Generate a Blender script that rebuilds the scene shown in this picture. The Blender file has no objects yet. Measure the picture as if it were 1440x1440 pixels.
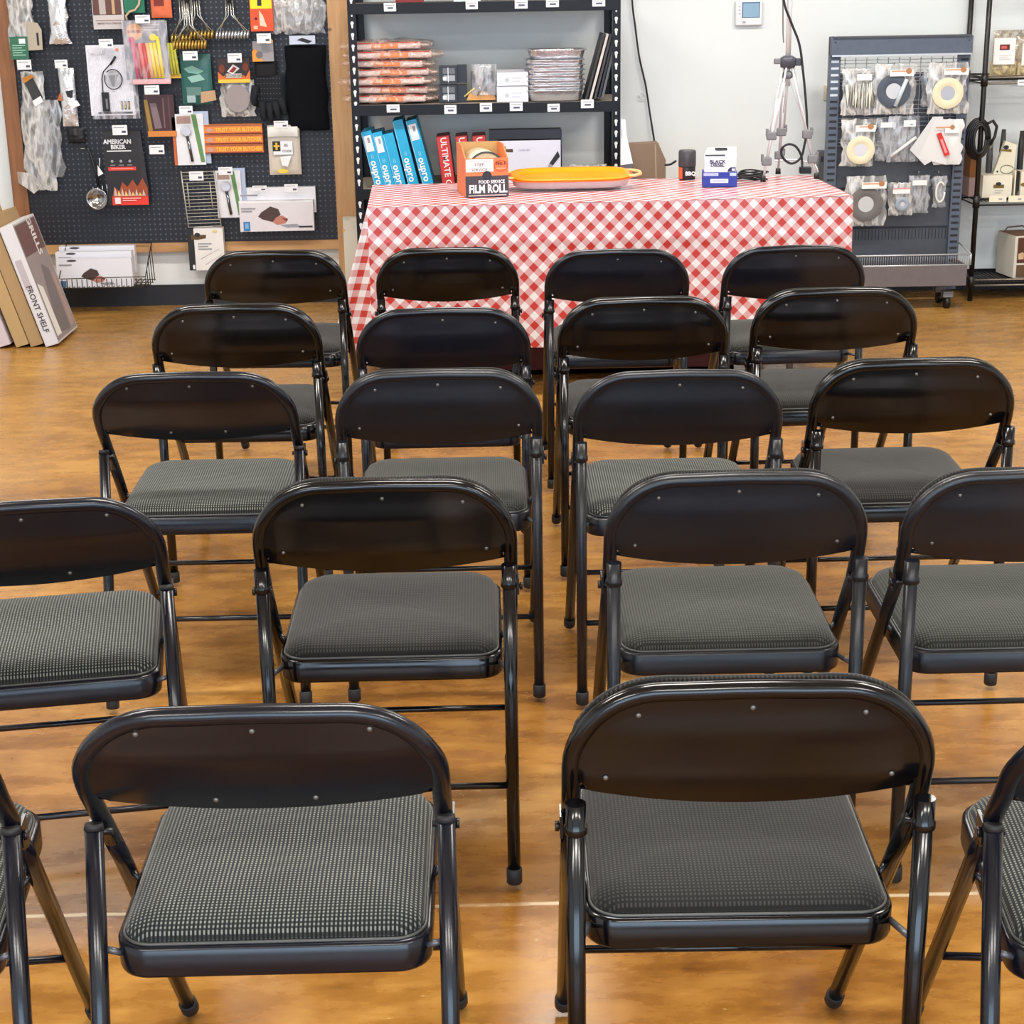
import bpy, bmesh, math, random
from mathutils import Vector, Matrix, Euler, noise as mnoise
R = math.radians
PI = math.pi
scene = bpy.context.scene
COL = scene.collection

# ------------------------------------------------------------------ camera
F_PX, H = 2350.0, 1.555
PITCH, ROLL, YAW = 17.6, 1.0, 0.75
cam_d = bpy.data.cameras.new('camera'); cam = bpy.data.objects.new('camera', cam_d); COL.objects.link(cam)
cam_d.sensor_width = 36; cam_d.sensor_fit = 'HORIZONTAL'; cam_d.lens = F_PX / 1440 * 36
cam_d.clip_start = .05; cam_d.clip_end = 100
CM = (Matrix.Rotation(R(-YAW), 4, 'Z') @ Matrix.Rotation(R(90 - PITCH), 4, 'X') @ Matrix.Rotation(R(-ROLL), 4, 'Z'))
cam.matrix_world = Matrix.Translation((0, 0, H)) @ CM
scene.camera = cam
def ray(px, py):
    return (CM.to_3x3() @ Vector(((px - 720) / F_PX, -(py - 720) / F_PX, -1))).normalized()
def A(px, py, Y):                  # the point of the vertical plane y = Y seen there in the survey photograph
    d = ray(px, py); t = Y / d.y
    return Vector((d.x * t, Y, H + d.z * t))
def G(px, py, z=0.0):              # the point of the level plane at height z
    d = ray(px, py); t = (z - H) / d.z
    return Vector((d.x * t, d.y * t, z))

# ------------------------------------------------------------------ materials
def lin(c):
    return tuple(((v / 255) / 12.92 if v / 255 <= .04045 else ((v / 255 + .055) / 1.055) ** 2.4) for v in c)
class NT:
    def __init__(s, name):
        s.m = bpy.data.materials.new(name); s.m.use_nodes = True; s.t = s.m.node_tree
        s.p = s.t.nodes['Principled BSDF']
    def n(s, typ, **kw):
        o = s.t.nodes.new(typ)
        for k, v in kw.items(): setattr(o, k, v)
        return o
    def l(s, a, b): s.t.links.new(a, b)
    def put(s, sock, v):
        if hasattr(v, 'is_output') or isinstance(v, bpy.types.NodeSocket): s.l(v, sock)
        else: sock.default_value = v
    def math(s, op, a, b=0.0, c=0.0):
        o = s.n('ShaderNodeMath', operation=op)
        s.put(o.inputs[0], a); s.put(o.inputs[1], b); s.put(o.inputs[2], c)
        return o.outputs[0]
    def mix(s, f, a, b):
        o = s.n('ShaderNodeMix', data_type='RGBA'); s.put(o.inputs[0], f)
        for i, v in ((6, a), (7, b)):
            if isinstance(v, tuple): v = (*lin(v), 1)
            s.put(o.inputs[i], v)
        return o.outputs[2]
    def coord(s, kind='Object'):
        return s.n('ShaderNodeTexCoord').outputs[kind]
    def xyz(s, v):
        o = s.n('ShaderNodeSeparateXYZ'); s.l(v, o.inputs[0]); return o.outputs
    def noise(s, v, scale, detail=3, rough=.55):
        o = s.n('ShaderNodeTexNoise'); s.l(v, o.inputs['Vector'])
        o.inputs['Scale'].default_value = scale; o.inputs['Detail'].default_value = detail; o.inputs['Roughness'].default_value = rough
        return o.outputs[0]
    def ramp(s, f, stops):
        o = s.n('ShaderNodeValToRGB'); e = o.color_ramp.elements
        e[0].position, e[1].position = stops[0][0], stops[-1][0]
        e[0].color, e[1].color = (*lin(stops[0][1]), 1), (*lin(stops[-1][1]), 1)
        for p, c in stops[1:-1]:
            x = e.new(p); x.color = (*lin(c), 1)
        s.l(f, o.inputs[0]); return o.outputs[0]
    def rng(s, f, a, b, c=0.0, d=1.0):
        o = s.n('ShaderNodeMapRange'); s.put(o.inputs[0], f)
        for i, v in enumerate((a, b, c, d)): o.inputs[i + 1].default_value = v
        return o.outputs[0]
    def bump(s, h, strength=.3, dist=.002):
        o = s.n('ShaderNodeBump'); s.l(h, o.inputs['Height']); o.inputs['Strength'].default_value = strength
        o.inputs['Distance'].default_value = dist; s.l(o.outputs[0], s.p.inputs['Normal'])
    def vec(s, v, scale):
        o = s.n('ShaderNodeMapping'); s.l(v, o.inputs[0]); o.inputs['Scale'].default_value = scale; return o.outputs[0]
_mc = {}
def C(r, g, b, rough=.55, metal=0.0, alpha=1.0, spec=.4):
    k = (r, g, b, rough, metal, alpha, spec)
    if k in _mc: return _mc[k]
    t = NT('paint_%d_%d_%d' % (r, g, b))
    co = t.coord(); nz = t.noise(co, 9, 2)
    base = lin((r, g, b))
    dk = tuple(v * .93 for v in base)
    o = t.n('ShaderNodeMix', data_type='RGBA'); t.l(nz, o.inputs[0])
    o.inputs[6].default_value = (*dk, 1); o.inputs[7].default_value = (*(min(1, v * 1.05) for v in base), 1)
    t.l(o.outputs[2], t.p.inputs['Base Color'])
    t.p.inputs['Roughness'].default_value = rough; t.p.inputs['Metallic'].default_value = metal
    t.p.inputs['Alpha'].default_value = alpha; t.p.inputs['Specular IOR Level'].default_value = spec
    _mc[k] = t.m; return t.m
WHITE = C(232, 232, 236, .45); BLACK = C(22, 22, 26, .4); INK = C(40, 40, 46, .6); GREYP = C(150, 150, 158, .6)
CARD = C(186, 148, 96, .8); STEEL = C(190, 192, 196, .25, .9); CREAM = C(228, 222, 200, .6)
def M_plastic_film(tint=(225, 225, 232), alpha=.30, name='clear_film'):
    t = NT(name); co = t.coord(); nz = t.noise(t.vec(co, (22, 22, 7)), 1.0, 2, .5); n2 = t.noise(t.vec(co, (70, 70, 30)), 1.0, 2)
    t.p.inputs['Base Color'].default_value = (*lin(tint), 1)
    t.p.inputs['Roughness'].default_value = .16; t.p.inputs['Specular IOR Level'].default_value = .8
    r = t.math('ABSOLUTE', t.math('SUBTRACT', nz, .5))
    t.l(t.rng(r, .0, .10, min(1, alpha * 2.4), alpha * .55), t.p.inputs['Alpha'])
    t.bump(t.math('ADD', nz, t.math('MULTIPLY', n2, .2)), .4, .005); return t.m
FILM = M_plastic_film((196, 198, 204), .26); FILM2 = M_plastic_film((206, 204, 202), .40, 'cloudy_film'); FILMO = M_plastic_film((232, 200, 184), .26, 'orange_film')
def M_foil():
    t = NT('foil'); co = t.coord(); nz = t.noise(co, 45, 3)
    t.p.inputs['Base Color'].default_value = (*lin((222, 224, 230)), 1); t.p.inputs['Metallic'].default_value = .8
    t.p.inputs['Roughness'].default_value = .24; t.bump(nz, .8, .005); return t.m
FOIL = M_foil()
def M_metalpaint(name, c, rough, bump=.0):
    t = NT(name); co = t.coord(); nz = t.noise(co, 30, 3)
    t.l(t.mix(nz, tuple(int(v * .85) for v in c), c), t.p.inputs['Base Color'])
    t.l(t.rng(nz, 0, 1, rough - .04, rough + .06), t.p.inputs['Roughness'])
    t.p.inputs['Specular IOR Level'].default_value = .45
    if bump:
        t.bump(t.noise(co, 500, 2), bump, .001)
    return t.m
CH_GLOSS = M_metalpaint('black_gloss_enamel', (8, 7, 9), .15)
CH_MATTE = M_metalpaint('black_satin_enamel', (19, 21, 28), .30, .12)
CH_SATIN = M_metalpaint('charcoal_satin_enamel', (14, 15, 24), .21, .04)
RUBBER = M_metalpaint('black_rubber', (30, 30, 32), .6)
def M_fabric(name, dark, light, pitch=.0052, dot=.3, stripe=.0):
    t = NT(name); co = t.coord(); X, Y, Z = t.xyz(co)[:3]
    def tri(v, p):                                   # 0..1 triangle wave
        return t.math('ABSOLUTE', t.math('SUBTRACT', t.math('FRACT', t.math('DIVIDE', v, p)), .5))
    a = t.rng(tri(X, pitch), dot, dot - .1, 0, 1); b = t.rng(tri(Y, pitch), dot + .03, dot - .07, 0, 1)
    d = t.math('MULTIPLY', a, b)
    if stripe:
        d = t.math('MAXIMUM', d, t.math('MULTIPLY', a, stripe))
    nz = t.noise(co, 7, 3)
    d = t.math('MULTIPLY', d, t.rng(nz, .3, .7, .75, 1.0))
    t.l(t.mix(d, dark, light), t.p.inputs['Base Color'])
    t.p.inputs['Roughness'].default_value = .85; t.p.inputs['Specular IOR Level'].default_value = .25
    t.p.inputs['Sheen Weight'].default_value = .12
    t.bump(d, .4, .0012); return t.m
FAB_LIGHT = M_fabric('black_fabric_with_grey_dots', (14, 16, 17), (122, 126, 118), .0054, .27, .12)
FAB_DARK = M_fabric('charcoal_woven_fabric', (22, 21, 20), (56, 54, 50), .0054, .27)
FAB_GREY = M_fabric('grey_green_woven_fabric', (30, 31, 28), (70, 72, 65), .0050, .3)
PIPING_GLINT = C(70, 70, 68, .28)  # lighter grey puts the seat edge highlight into the piping colour

# ------------------------------------------------------------------ mesh building
class MB:
    def __init__(s): s.bm = bmesh.new(); s.mats = []; s.smooth = False
    def mi(s, m):
        if m not in s.mats: s.mats.append(m)
        return s.mats.index(m)
    def _set(s, faces, m, sm=False):
        i = s.mi(m)
        for f in faces: f.material_index = i; f.smooth = sm
    def box(s, c, d, m, rot=None, bevel=0.0, taper=None):
        r = bmesh.ops.create_cube(s.bm, size=1)
        vs = r['verts']
        for v in vs:
            v.co = Vector((v.co.x * d[0], v.co.y * d[1], v.co.z * d[2]))
            if taper and v.co.z > 0: v.co.x *= taper[0]; v.co.y *= taper[1]
        fs = list({f for v in vs for f in v.link_faces})
        s._set(fs, m)
        if bevel:
            es = list({e for v in vs for e in v.link_edges})
            rr = bmesh.ops.bevel(s.bm, geom=es, offset=bevel, segments=2, affect='EDGES', profile=.5)
            vs = list({v for f in rr['faces'] for v in f.verts} | {v for v in vs if v.is_valid})
            s._set(rr['faces'], m, True)
            for v in vs:
                for f in v.link_faces: f.material_index = s.mi(m)
        mt = Matrix.Translation(Vector(c)) @ (rot.to_4x4() if rot else Matrix.Identity(4))
        for v in vs: v.co = mt @ v.co
        return s
    def tube(s, pts, r, m, seg=10, caps=True, closed=False):
        pts = [Vector(p) for p in pts]; n = len(pts)
        rs = r if isinstance(r, (list, tuple)) else [r] * n
        rings = []; up = None
        for i, p in enumerate(pts):
            if closed: d = pts[(i + 1) % n] - pts[i - 1]
            else: d = pts[min(i + 1, n - 1)] - pts[max(i - 1, 0)]
            d.normalize()
            if up is None:
                up = d.orthogonal().normalized()
            up = (up - d * up.dot(d))
            if up.length < 1e-6: up = d.orthogonal()
            up.normalize(); sd = d.cross(up)
            rings.append([s.bm.verts.new(p + (up * math.cos(a) + sd * math.sin(a)) * rs[i]) for a in (2 * PI * k / seg for k in range(seg))])
        fs = []
        for i in range(n if closed else n - 1):
            a, b = rings[i], rings[(i + 1) % n]
            for k in range(seg): fs.append(s.bm.faces.new((a[k], a[(k + 1) % seg], b[(k + 1) % seg], b[k])))
        s._set(fs, m, True)
        if caps and not closed:
            s._set([s.bm.faces.new(rings[0][::-1]), s.bm.faces.new(rings[-1])], m)
        return s
    def cyl(s, a, b, r, m, seg=14): return s.tube([a, b], r, m, seg)
    def poly(s, pts, m, sm=False):
        f = s.bm.faces.new([s.bm.verts.new(Vector(p)) for p in pts]); s._set([f], m, sm); return s
    def prism(s, pts, off, m):         # polygon extruded along off
        off = Vector(off); a = [s.bm.verts.new(Vector(p)) for p in pts]; b = [s.bm.verts.new(Vector(p) + off) for p in pts]
        n = len(pts); fs = [s.bm.faces.new(a), s.bm.faces.new(b[::-1])]
        for i in range(n): fs.append(s.bm.faces.new((a[i], b[i], b[(i + 1) % n], a[(i + 1) % n])))
        s._set(fs, m); return s
    def grid(s, fn, nu, nv, m, sm=True, mfn=None):
        vs = [[s.bm.verts.new(Vector(fn(i / nu, j / nv))) for j in range(nv + 1)] for i in range(nu + 1)]
        for i in range(nu):
            for j in range(nv):
                f = s.bm.faces.new((vs[i][j], vs[i + 1][j], vs[i + 1][j + 1], vs[i][j + 1]))
                s._set([f], mfn(i / nu, j / nv) if mfn else m, sm)
        return vs
    def lathe(s, prof, m, c=(0, 0, 0), seg=24, sx=1, sy=1):
        rings = [[s.bm.verts.new(Vector((c[0] + r * sx * math.cos(2 * PI * k / seg), c[1] + r * sy * math.sin(2 * PI * k / seg), c[2] + z))) for k in range(seg)] for r, z in prof]
        fs = []
        for a, b in zip(rings, rings[1:]):
            for k in range(seg): fs.append(s.bm.faces.new((a[k], a[(k + 1) % seg], b[(k + 1) % seg], b[k])))
        s._set(fs, m, True)
        s._set([s.bm.faces.new(rings[0][::-1]), s.bm.faces.new(rings[-1])], m)
        return s
    def text(s, st, mat4, size, m, bold=.0, sx=1.0):
        cu = bpy.data.curves.new('t', 'FONT'); cu.body = st; cu.size = size; cu.align_x = 'CENTER'; cu.align_y = 'CENTER'; cu.offset = bold
        cu.resolution_u = 2
        ob = bpy.data.objects.new('t', cu); COL.objects.link(ob)
        dg = bpy.context.evaluated_depsgraph_get(); me = ob.evaluated_get(dg).to_mesh()
        base = [s.bm.verts.new(mat4 @ Vector((v.co.x * sx, v.co.y, 0))) for v in me.vertices]
        for p in me.polygons:
            try: s._set([s.bm.faces.new([base[i] for i in p.vertices])], m)
            except ValueError: pass
        ob.evaluated_get(dg).to_mesh_clear(); bpy.data.objects.remove(ob); bpy.data.curves.remove(cu)
        return s
    def build(s, name, parent=None, loc=None, rot=None):
        me = bpy.data.meshes.new(name)
        s.bm.normal_update()
        s.bm.to_mesh(me); s.bm.free()
        for m in s.mats: me.materials.append(m)
        o = bpy.data.objects.new(name, me); COL.objects.link(o)
        if parent: o.parent = parent
        if loc is not None: o.location = loc
        if rot is not None: o.rotation_euler = rot
        return o
def tag(o, label=None, cat=None, group=None, kind=None):
    if label: o['label'] = label
    if cat: o['category'] = cat
    if group: o['group'] = group
    if kind: o['kind'] = kind
    return o
def empty(name, loc, label, cat, group=None, rz=0.0):
    o = bpy.data.objects.new(name, None); COL.objects.link(o); o.location = loc; o.rotation_euler = (0, 0, rz)
    o.empty_display_size = .05
    return tag(o, label, cat, group)
def struct(mb, name, **kw): return tag(mb.build(name, **kw), kind='structure')
def copy_tree(o, parent=None):
    c = o.copy(); COL.objects.link(c); c.parent = parent
    for ch in list(o.children): copy_tree(ch, c)
    return c

# ------------------------------------------------------------------ the room
YW = 8.55          # back wall
XL, XR, YF, ZC = -3.9, 4.1, -4.2, 3.05
def M_floor():
    t = NT('stained_concrete'); co = t.coord(); X, Y, Z = t.xyz(co)[:3]
    n1 = t.noise(co, 1.6, 5, .6); n2 = t.noise(t.vec(co, (1, 2.6, 1)), 5.5, 5, .65); n3 = t.noise(co, 26, 3)
    f = t.math('ADD', t.math('MULTIPLY', n1, .5), t.math('ADD', t.math('MULTIPLY', n2, .42), t.math('MULTIPLY', n3, .08)))
    base = t.ramp(f, [(.34, (92, 54, 20)), (.44, (132, 86, 32)), (.52, (154, 106, 44)), (.60, (176, 128, 60)), (.70, (200, 158, 90))])
    # paler towards the back wall
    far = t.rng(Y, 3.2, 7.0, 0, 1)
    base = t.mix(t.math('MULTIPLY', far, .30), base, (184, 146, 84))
    # pale scuffs and paint flecks
    fl = t.noise(t.vec(co, (1, 1.8, 1)), 38, 3, .7); reg = t.noise(co, 3.1, 2)
    m = t.math('MULTIPLY', t.rng(fl, .665, .70), t.rng(reg, .50, .58))
    base = t.mix(t.math('MULTIPLY', m, .55), base, (226, 198, 146))
    # saw-cut joint filled with pale grout
    wob = t.math('MULTIPLY', t.math('SUBTRACT', t.noise(co, 14, 3), .5), .008)
    dist = t.math('ABSOLUTE', t.math('SUBTRACT', t.math('ADD', Y, wob), 2.607))
    j = t.math('MULTIPLY', t.rng(dist, .0068, .0035), t.rng(t.noise(co, 9, 2), .38, .5, .25, 1))
    base = t.mix(t.math('MULTIPLY', j, .9), base, (216, 196, 160))
    t.l(base, t.p.inputs['Base Color'])
    t.l(t.rng(n2, .3, .7, .20, .36), t.p.inputs['Roughness']); t.p.inputs['Specular IOR Level'].default_value = .42
    t.bump(n3, .12, .002); return t.m
def M_wall(c=(224, 229, 230)):
    t = NT('painted_plaster'); co = t.coord(); n = t.noise(co, 2.2, 3)
    t.l(t.mix(n, tuple(v - 5 for v in c), c), t.p.inputs['Base Color']); t.p.inputs['Roughness'].default_value = .62
    t.bump(t.noise(co, 220, 2), .15, .001); return t.m
WALLM = M_wall()
def M_wood(c0, c1, name='pine_board', axis=2):
    t = NT(name); co = t.coord()
    sc = [14, 14, 14]; sc[axis] = 1.2
    n = t.noise(t.vec(co, tuple(sc)), 1.6, 4, .6); k = t.noise(co, 7, 2)
    b = t.mix(t.rng(n, .3, .7), c0, c1); b = t.mix(t.rng(k, .70, .73), b, (70, 42, 22))
    t.l(b, t.p.inputs['Base Color']); t.p.inputs['Roughness'].default_value = .5; return t.m
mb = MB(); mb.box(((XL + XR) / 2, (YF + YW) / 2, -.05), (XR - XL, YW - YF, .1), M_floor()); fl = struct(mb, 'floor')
mb = MB(); mb.box(((XL + XR) / 2, YW + .06, ZC / 2), (XR - XL + .2, .12, ZC), WALLM); struct(mb, 'wall_back')
mb = MB(); mb.box((XL - .06, (YF + YW) / 2, ZC / 2), (.12, YW - YF, ZC), WALLM); struct(mb, 'wall_left')
mb = MB(); mb.box((XR + .06, (YF + YW) / 2, ZC / 2), (.12, YW - YF, ZC), WALLM); struct(mb, 'wall_right')
mb = MB(); mb.box(((XL + XR) / 2, (YF + YW) / 2, ZC + .06), (XR - XL + .2, YW - YF + .2, .12), M_wall((214, 212, 204))); struct(mb, 'ceiling')
# street front behind the camera: low sill wall, a header and one wide shop window
mb = MB(); mb.box(((XL + XR) / 2, YF - .06, .2), (XR - XL + .2, .12, .4), WALLM); mb.box(((XL + XR) / 2, YF - .06, ZC - .15), (XR - XL + .2, .12, .3), WALLM)
for x in (XL + .3, XR - .3): mb.box((x, YF - .06, 1.575), (.6, .12, 2.35), WALLM)
struct(mb, 'wall_front')
mb = MB(); DARKF = C(40, 40, 44, .4)
for k in range(5): mb.box((XL + .6 + (XR - XL - 1.2) * k / 4, YF - .05, 1.575), (.06, .08, 2.35), DARKF)
for z in (.43, 2.72): mb.box(((XL + XR) / 2, YF - .05, z), (XR - XL - 1.2, .08, .06), DARKF)
struct(mb, 'window_1')
b0 = .105
mb = MB(); mb.box(((XL + XR) / 2, YW - .006, b0 / 2), (XR - XL, .012, b0), C(30, 31, 36, .45)); struct(mb, 'baseboard_back')

# ------------------------------------------------------------------ folding chairs
HW = .213
def chair_proto(model, metal, fabric, screws, pad):
    # side profile of the bent tube: (y, z) from the top of the back to the front foot
    if model == 'x': prof = [(0, .758), (.010, .70), (.050, .635), (.108, .565), (.185, .47), (.52, .012)]; rtop = (.098, .572); rbot = (-.065, .012)
    else: prof = [(0, .758), (.0, .70), (.012, .64), (.040, .575), (.130, .46), (.465, .012)]; rtop = (.002, .615); rbot = (-.02, .012)
    def yz(z):
        for (y0, z0), (y1, z1) in zip(prof, prof[1:]):
            if z >= z1: return y0 + (y1 - y0) * (z0 - z) / (z0 - z1) if z0 > z1 else y0
        return prof[-1][0]
    root = empty('folding_chair', (0, 0, 0), 'x', 'chair')
    r = .012; zs = .52 if model == 'x' else .56
    bow = lambda x: -.012 * (1 - (x / HW) ** 2)
    # back tube
    zc, rz_, rx_ = .652, .104, .112
    arc = []
    for k in range(0, 13):
        a = PI / 2 * k / 12; x = (HW - rx_) + rx_ * math.cos(a); arc.append((x, zc + rz_ * math.sin(a)))
    half = [(HW, z) for z in (zs, .56, .60, .63) if z >= zs] + arc + [(HW - rx_ - .04, .7572), (.02, .7585)]
    pts = [(x, yz(z) + bow(x), z) for x, z in half] + [(-x, yz(z) + bow(x), z) for x, z in half[::-1]]
    mb = MB(); mb.tube(pts, r, metal, 12); mb.build('back_frame', root)
    # sheet metal panel inside the tube
    def ztop(x):
        ax = abs(x)
        if ax < HW - rx_: return .7565
        q = (ax - (HW - rx_)) / rx_
        return zc + rz_ * math.sqrt(max(0, 1 - q * q))
    def zbot(x):
        return .599 + .022 * (x / HW) ** 2 + (.012 if abs(x) > HW - .012 else 0)
    def panel(y0, grow, tz=0.0):
        def fn(u, v):
            x = -HW * (1 + grow) + 2 * HW * (1 + grow) * u; xi = max(-HW, min(HW, x / (1 + grow)))
            zt, zb = ztop(xi) + tz, zbot(xi); zt = max(zt, zb + .001); z = zb + (zt - zb) * v
            return (x, yz(z) + bow(xi) + y0, z)
        return fn
    mb = MB()
    def back(u, v):
        p = panel(-.0085, 0)(u, v); e = min(1, min(u, 1 - u) / .07, (1 - v) / .16)
        return (p[0], p[1] + .003 * e * e * (3 - 2 * e), p[2])
    mb.grid(lambda u, v: back(1 - u, v), 36, 10, metal); mb.grid(panel(.009, 0), 36, 10, metal)
    # rolled bottom lip
    mb.tube([(x, yz(zbot(x)) + bow(x) + .003, zbot(x) + .001) for x in (-HW + .012 + (2 * HW - .024) * k / 20 for k in range(21))], .0042, metal, 6)
    bk = mb.build('backrest', root)
    sc = {'centre': [(-.135, .735), (0, .738), (.135, .735), (-.058, .622), (.062, .622)], 'corner': [(-.134, .728), (0, .738), (.134, .728), (-.172, .640), (.172, .640)], 'faint': [(0, .738), (.134, .728)]}[screws]
    SCR = C(104, 102, 98, .3, .5)
    for x, z in sc:
        m2 = MB(); y = yz(z) + bow(x) - .0068
        m2.lathe([(.0001, -.0016), (.0024, -.0012), (.0034, 0), (.0034, .0008)], SCR, seg=10)
        m2.build('screw', bk, loc=(x, y, z), rot=(-PI / 2, 0, 0))
    if pad:
        mb = MB()
        def pf(side):
            def fn(u, v):
                p = panel(.012 if side == 0 else .030, .008, .006)(u, v); ed = min(1, min(u, 1 - u) / .05, min(v, 1 - v) / .10)
                return (p[0], p[1] - (0 if side == 0 else .014 * (1 - ed)), p[2])
            return fn
        a = mb.grid(lambda u, v: pf(0)(1 - u, v), 36, 8, FAB_DARK); b = mb.grid(pf(1), 36, 8, FAB_DARK)
        rim = [pf(0)(u / 36, 1) for u in range(37)]
        mb.tube([(x, y + .006, z + .001) for x, y, z in rim], .006, FAB_DARK, 8)
        bd = mb.build('backrest_pad', root)
    # legs
    for sx in (-1, 1):
        lp = [(sx * HW, yz(zs + .01), zs + .01)] + [(sx * HW, y, z) for y, z in prof if z < zs]
        fy, fz = prof[-2]; gy, gz = prof[-1]
        mb = MB(); mb.tube(lp, r * .98, metal, 12); lg = mb.build('leg', root)
        d = Vector((0, gy - fy, gz - fz)).normalized(); e = Vector((sx * HW, gy, gz))
        mb = MB(); mb.tube([e - d * .03, e - d * .028, e - d * .002, e], [.0125, .0145, .0145, .0125], RUBBER, 12); mb.build('rubber_foot', lg)
        xo = sx * (HW + (.004 if model == 'x' else -.004))
        t = Vector((xo, rtop[0] - .02, rtop[1])); b = Vector((xo, rbot[0], rbot[1]))
        mb = MB(); mb.tube([t, b], r * .98, metal, 12); lg = mb.build('leg', root)
        d = (b - t).normalized()
        mb = MB(); mb.tube([b - d * .03, b - d * .028, b - d * .002, b], [.0125, .0145, .0145, .0125], RUBBER, 12); mb.build('rubber_foot', lg)
        if model == 'x':
            mb = MB(); mb.tube([t - d * .004, t + d * .004], [.011, .0126], RUBBER, 12); mb.build('end_cap', lg)
        else:
            mb = MB(); mb.tube([t - d * .002, t + d * .026, t + d * .028, t + d * .037, t + d * .038], [.0128, .0128, .0146, .0146, .0128], metal, 12); mb.build('collar', lg)
        # pivot bolt and bracket
        mb = MB(); zz = .555 if model == 'x' else .56
        mb.cyl((sx * (HW - .014), yz(zz) - .02, zz), (sx * (HW + .018), yz(zz) - .02, zz), .0045, metal, 8)
        mb.cyl((sx * (HW + .015), yz(zz) - .02, zz), (sx * (HW + .020), yz(zz) - .02, zz), .007, metal, 10)
        mb.box((sx * (HW + .012), yz(zz) - .008, zz), (.004, .034, .03), metal)
        mb.build('pivot_bolt', root)
        SCR2 = C(90, 90, 94, .3, .5)
        q_ = (rtop[1] - .42) / (rtop[1] - rbot[1]); yl = (rtop[0] - .02) * (1 - q_) + rbot[0] * q_
        for p0_, p1_, m_ in (((sx * .190, .045, .414), (sx * (HW - .006), yl + .004, .42), SCR2), ((sx * .190, yz(.44) - .01, .420), (sx * (HW - .004), yz(.44), .44), metal)):
            mb = MB(); mb.cyl(p0_, p1_, .0045, m_, 8); mb.build('seat_pin', root)
    # stretchers
    y2 = yz(.2)
    mb = MB(); mb.cyl((-HW + .008, y2, .2), (HW - .008, y2, .2), .0062, metal, 10); mb.build('stretcher', root)
    q = (rtop[1] - .205) / (rtop[1] - rbot[1]); yr = (rtop[0] - .02) * (1 - q) + rbot[0] * q
    mb = MB(); mb.cyl((-HW + .008, yr, .205), (HW - .008, yr, .205), .0062, metal, 10); mb.build('stretcher', root)
    # seat
    sw, y0, y1 = .196, .022, .405
    def outline(ins, n=8):
        out = []; rr0, rr1 = .042 - ins * .5, .062 - ins * .5
        for cx, cy, a0, rr in ((sw - ins, y1 - ins, 0, rr1), (-(sw - ins), y1 - ins, 90, rr1), (-(sw - ins), y0 + ins, 180, rr0), (sw - ins, y0 + ins, 270, rr0)):
            ox = cx - math.copysign(rr, cx); oy = cy - rr if cy > .2 else cy + rr
            for k in range(n + 1):
                a = R(a0 + 90 * k / n); out.append((ox + rr * math.cos(a), oy + rr * math.sin(a)))
        return out
    sl = lambda y: .012 * (y - y0) / (y1 - y0)        # front edge a little higher
    def loft(mb, rings, m, sm=True, cap0=True, cap1=True):
        vr = [[mb.bm.verts.new((x, y, z + sl(y))) for x, y in outline(i)] for i, z in rings]
        fs = []
        for a, b in zip(vr, vr[1:]):
            n = len(a)
            for k in range(n): fs.append(mb.bm.faces.new((a[k], a[(k + 1) % n], b[(k + 1) % n], b[k])))
        mb._set(fs, m, sm)
        if cap0: mb._set([mb.bm.faces.new(vr[0][::-1])], m)
        if cap1: mb._set([mb.bm.faces.new(vr[-1])], m, sm)
    mb = MB(); loft(mb, [(.010, .388), (.001, .391), (0, .395), (0, .428), (.003, .4315), (.008, .432)], metal); mb.build('seat_pan', root)
    # cushion: domed rings
    mb = MB()
    fn = [(.011, .431), (.009, .437), (.014, .447), (.026, .454), (.045, .459)]
    rings = []
    n = len(outline(0))
    for i, z in fn: rings.append([(x, y, z + sl(y)) for x, y in outline(i)])
    cx, cy = 0, (y0 + y1) / 2; last = rings[-1]
    for q, dz in ((.75, .004), (.5, .006), (.25, .007)):
        rings.append([(cx + (x - cx) * q, cy + (y - cy) * q, .459 + sl(cy + (y - cy) * q) + dz - .006 * math.exp(-((cy + (y - cy) * q - .20) / .05) ** 2)) for x, y, _ in last])
    vr = [[mb.bm.verts.new(p) for p in rg] for rg in rings]; fs = []
    for a, b in zip(vr, vr[1:]):
        for k in range(n): fs.append(mb.bm.faces.new((a[k], a[(k + 1) % n], b[(k + 1) % n], b[k])))
    cv = mb.bm.verts.new((cx, cy, .459 + sl(cy) + .001))
    for k in range(n): fs.append(mb.bm.faces.new((vr[-1][k], vr[-1][(k + 1) % n], cv)))
    mb._set(fs, fabric, True); cu = mb.build('seat_cushion', root)
    mb = MB(); mb.tube([(x, y, .4335 + sl(y)) for x, y in outline(.0075)], .0022, PIPING_GLINT if model == 'x' or screws == 'corner' else metal, 6, closed=True); mb.build('piping', cu)
    return root

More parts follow.
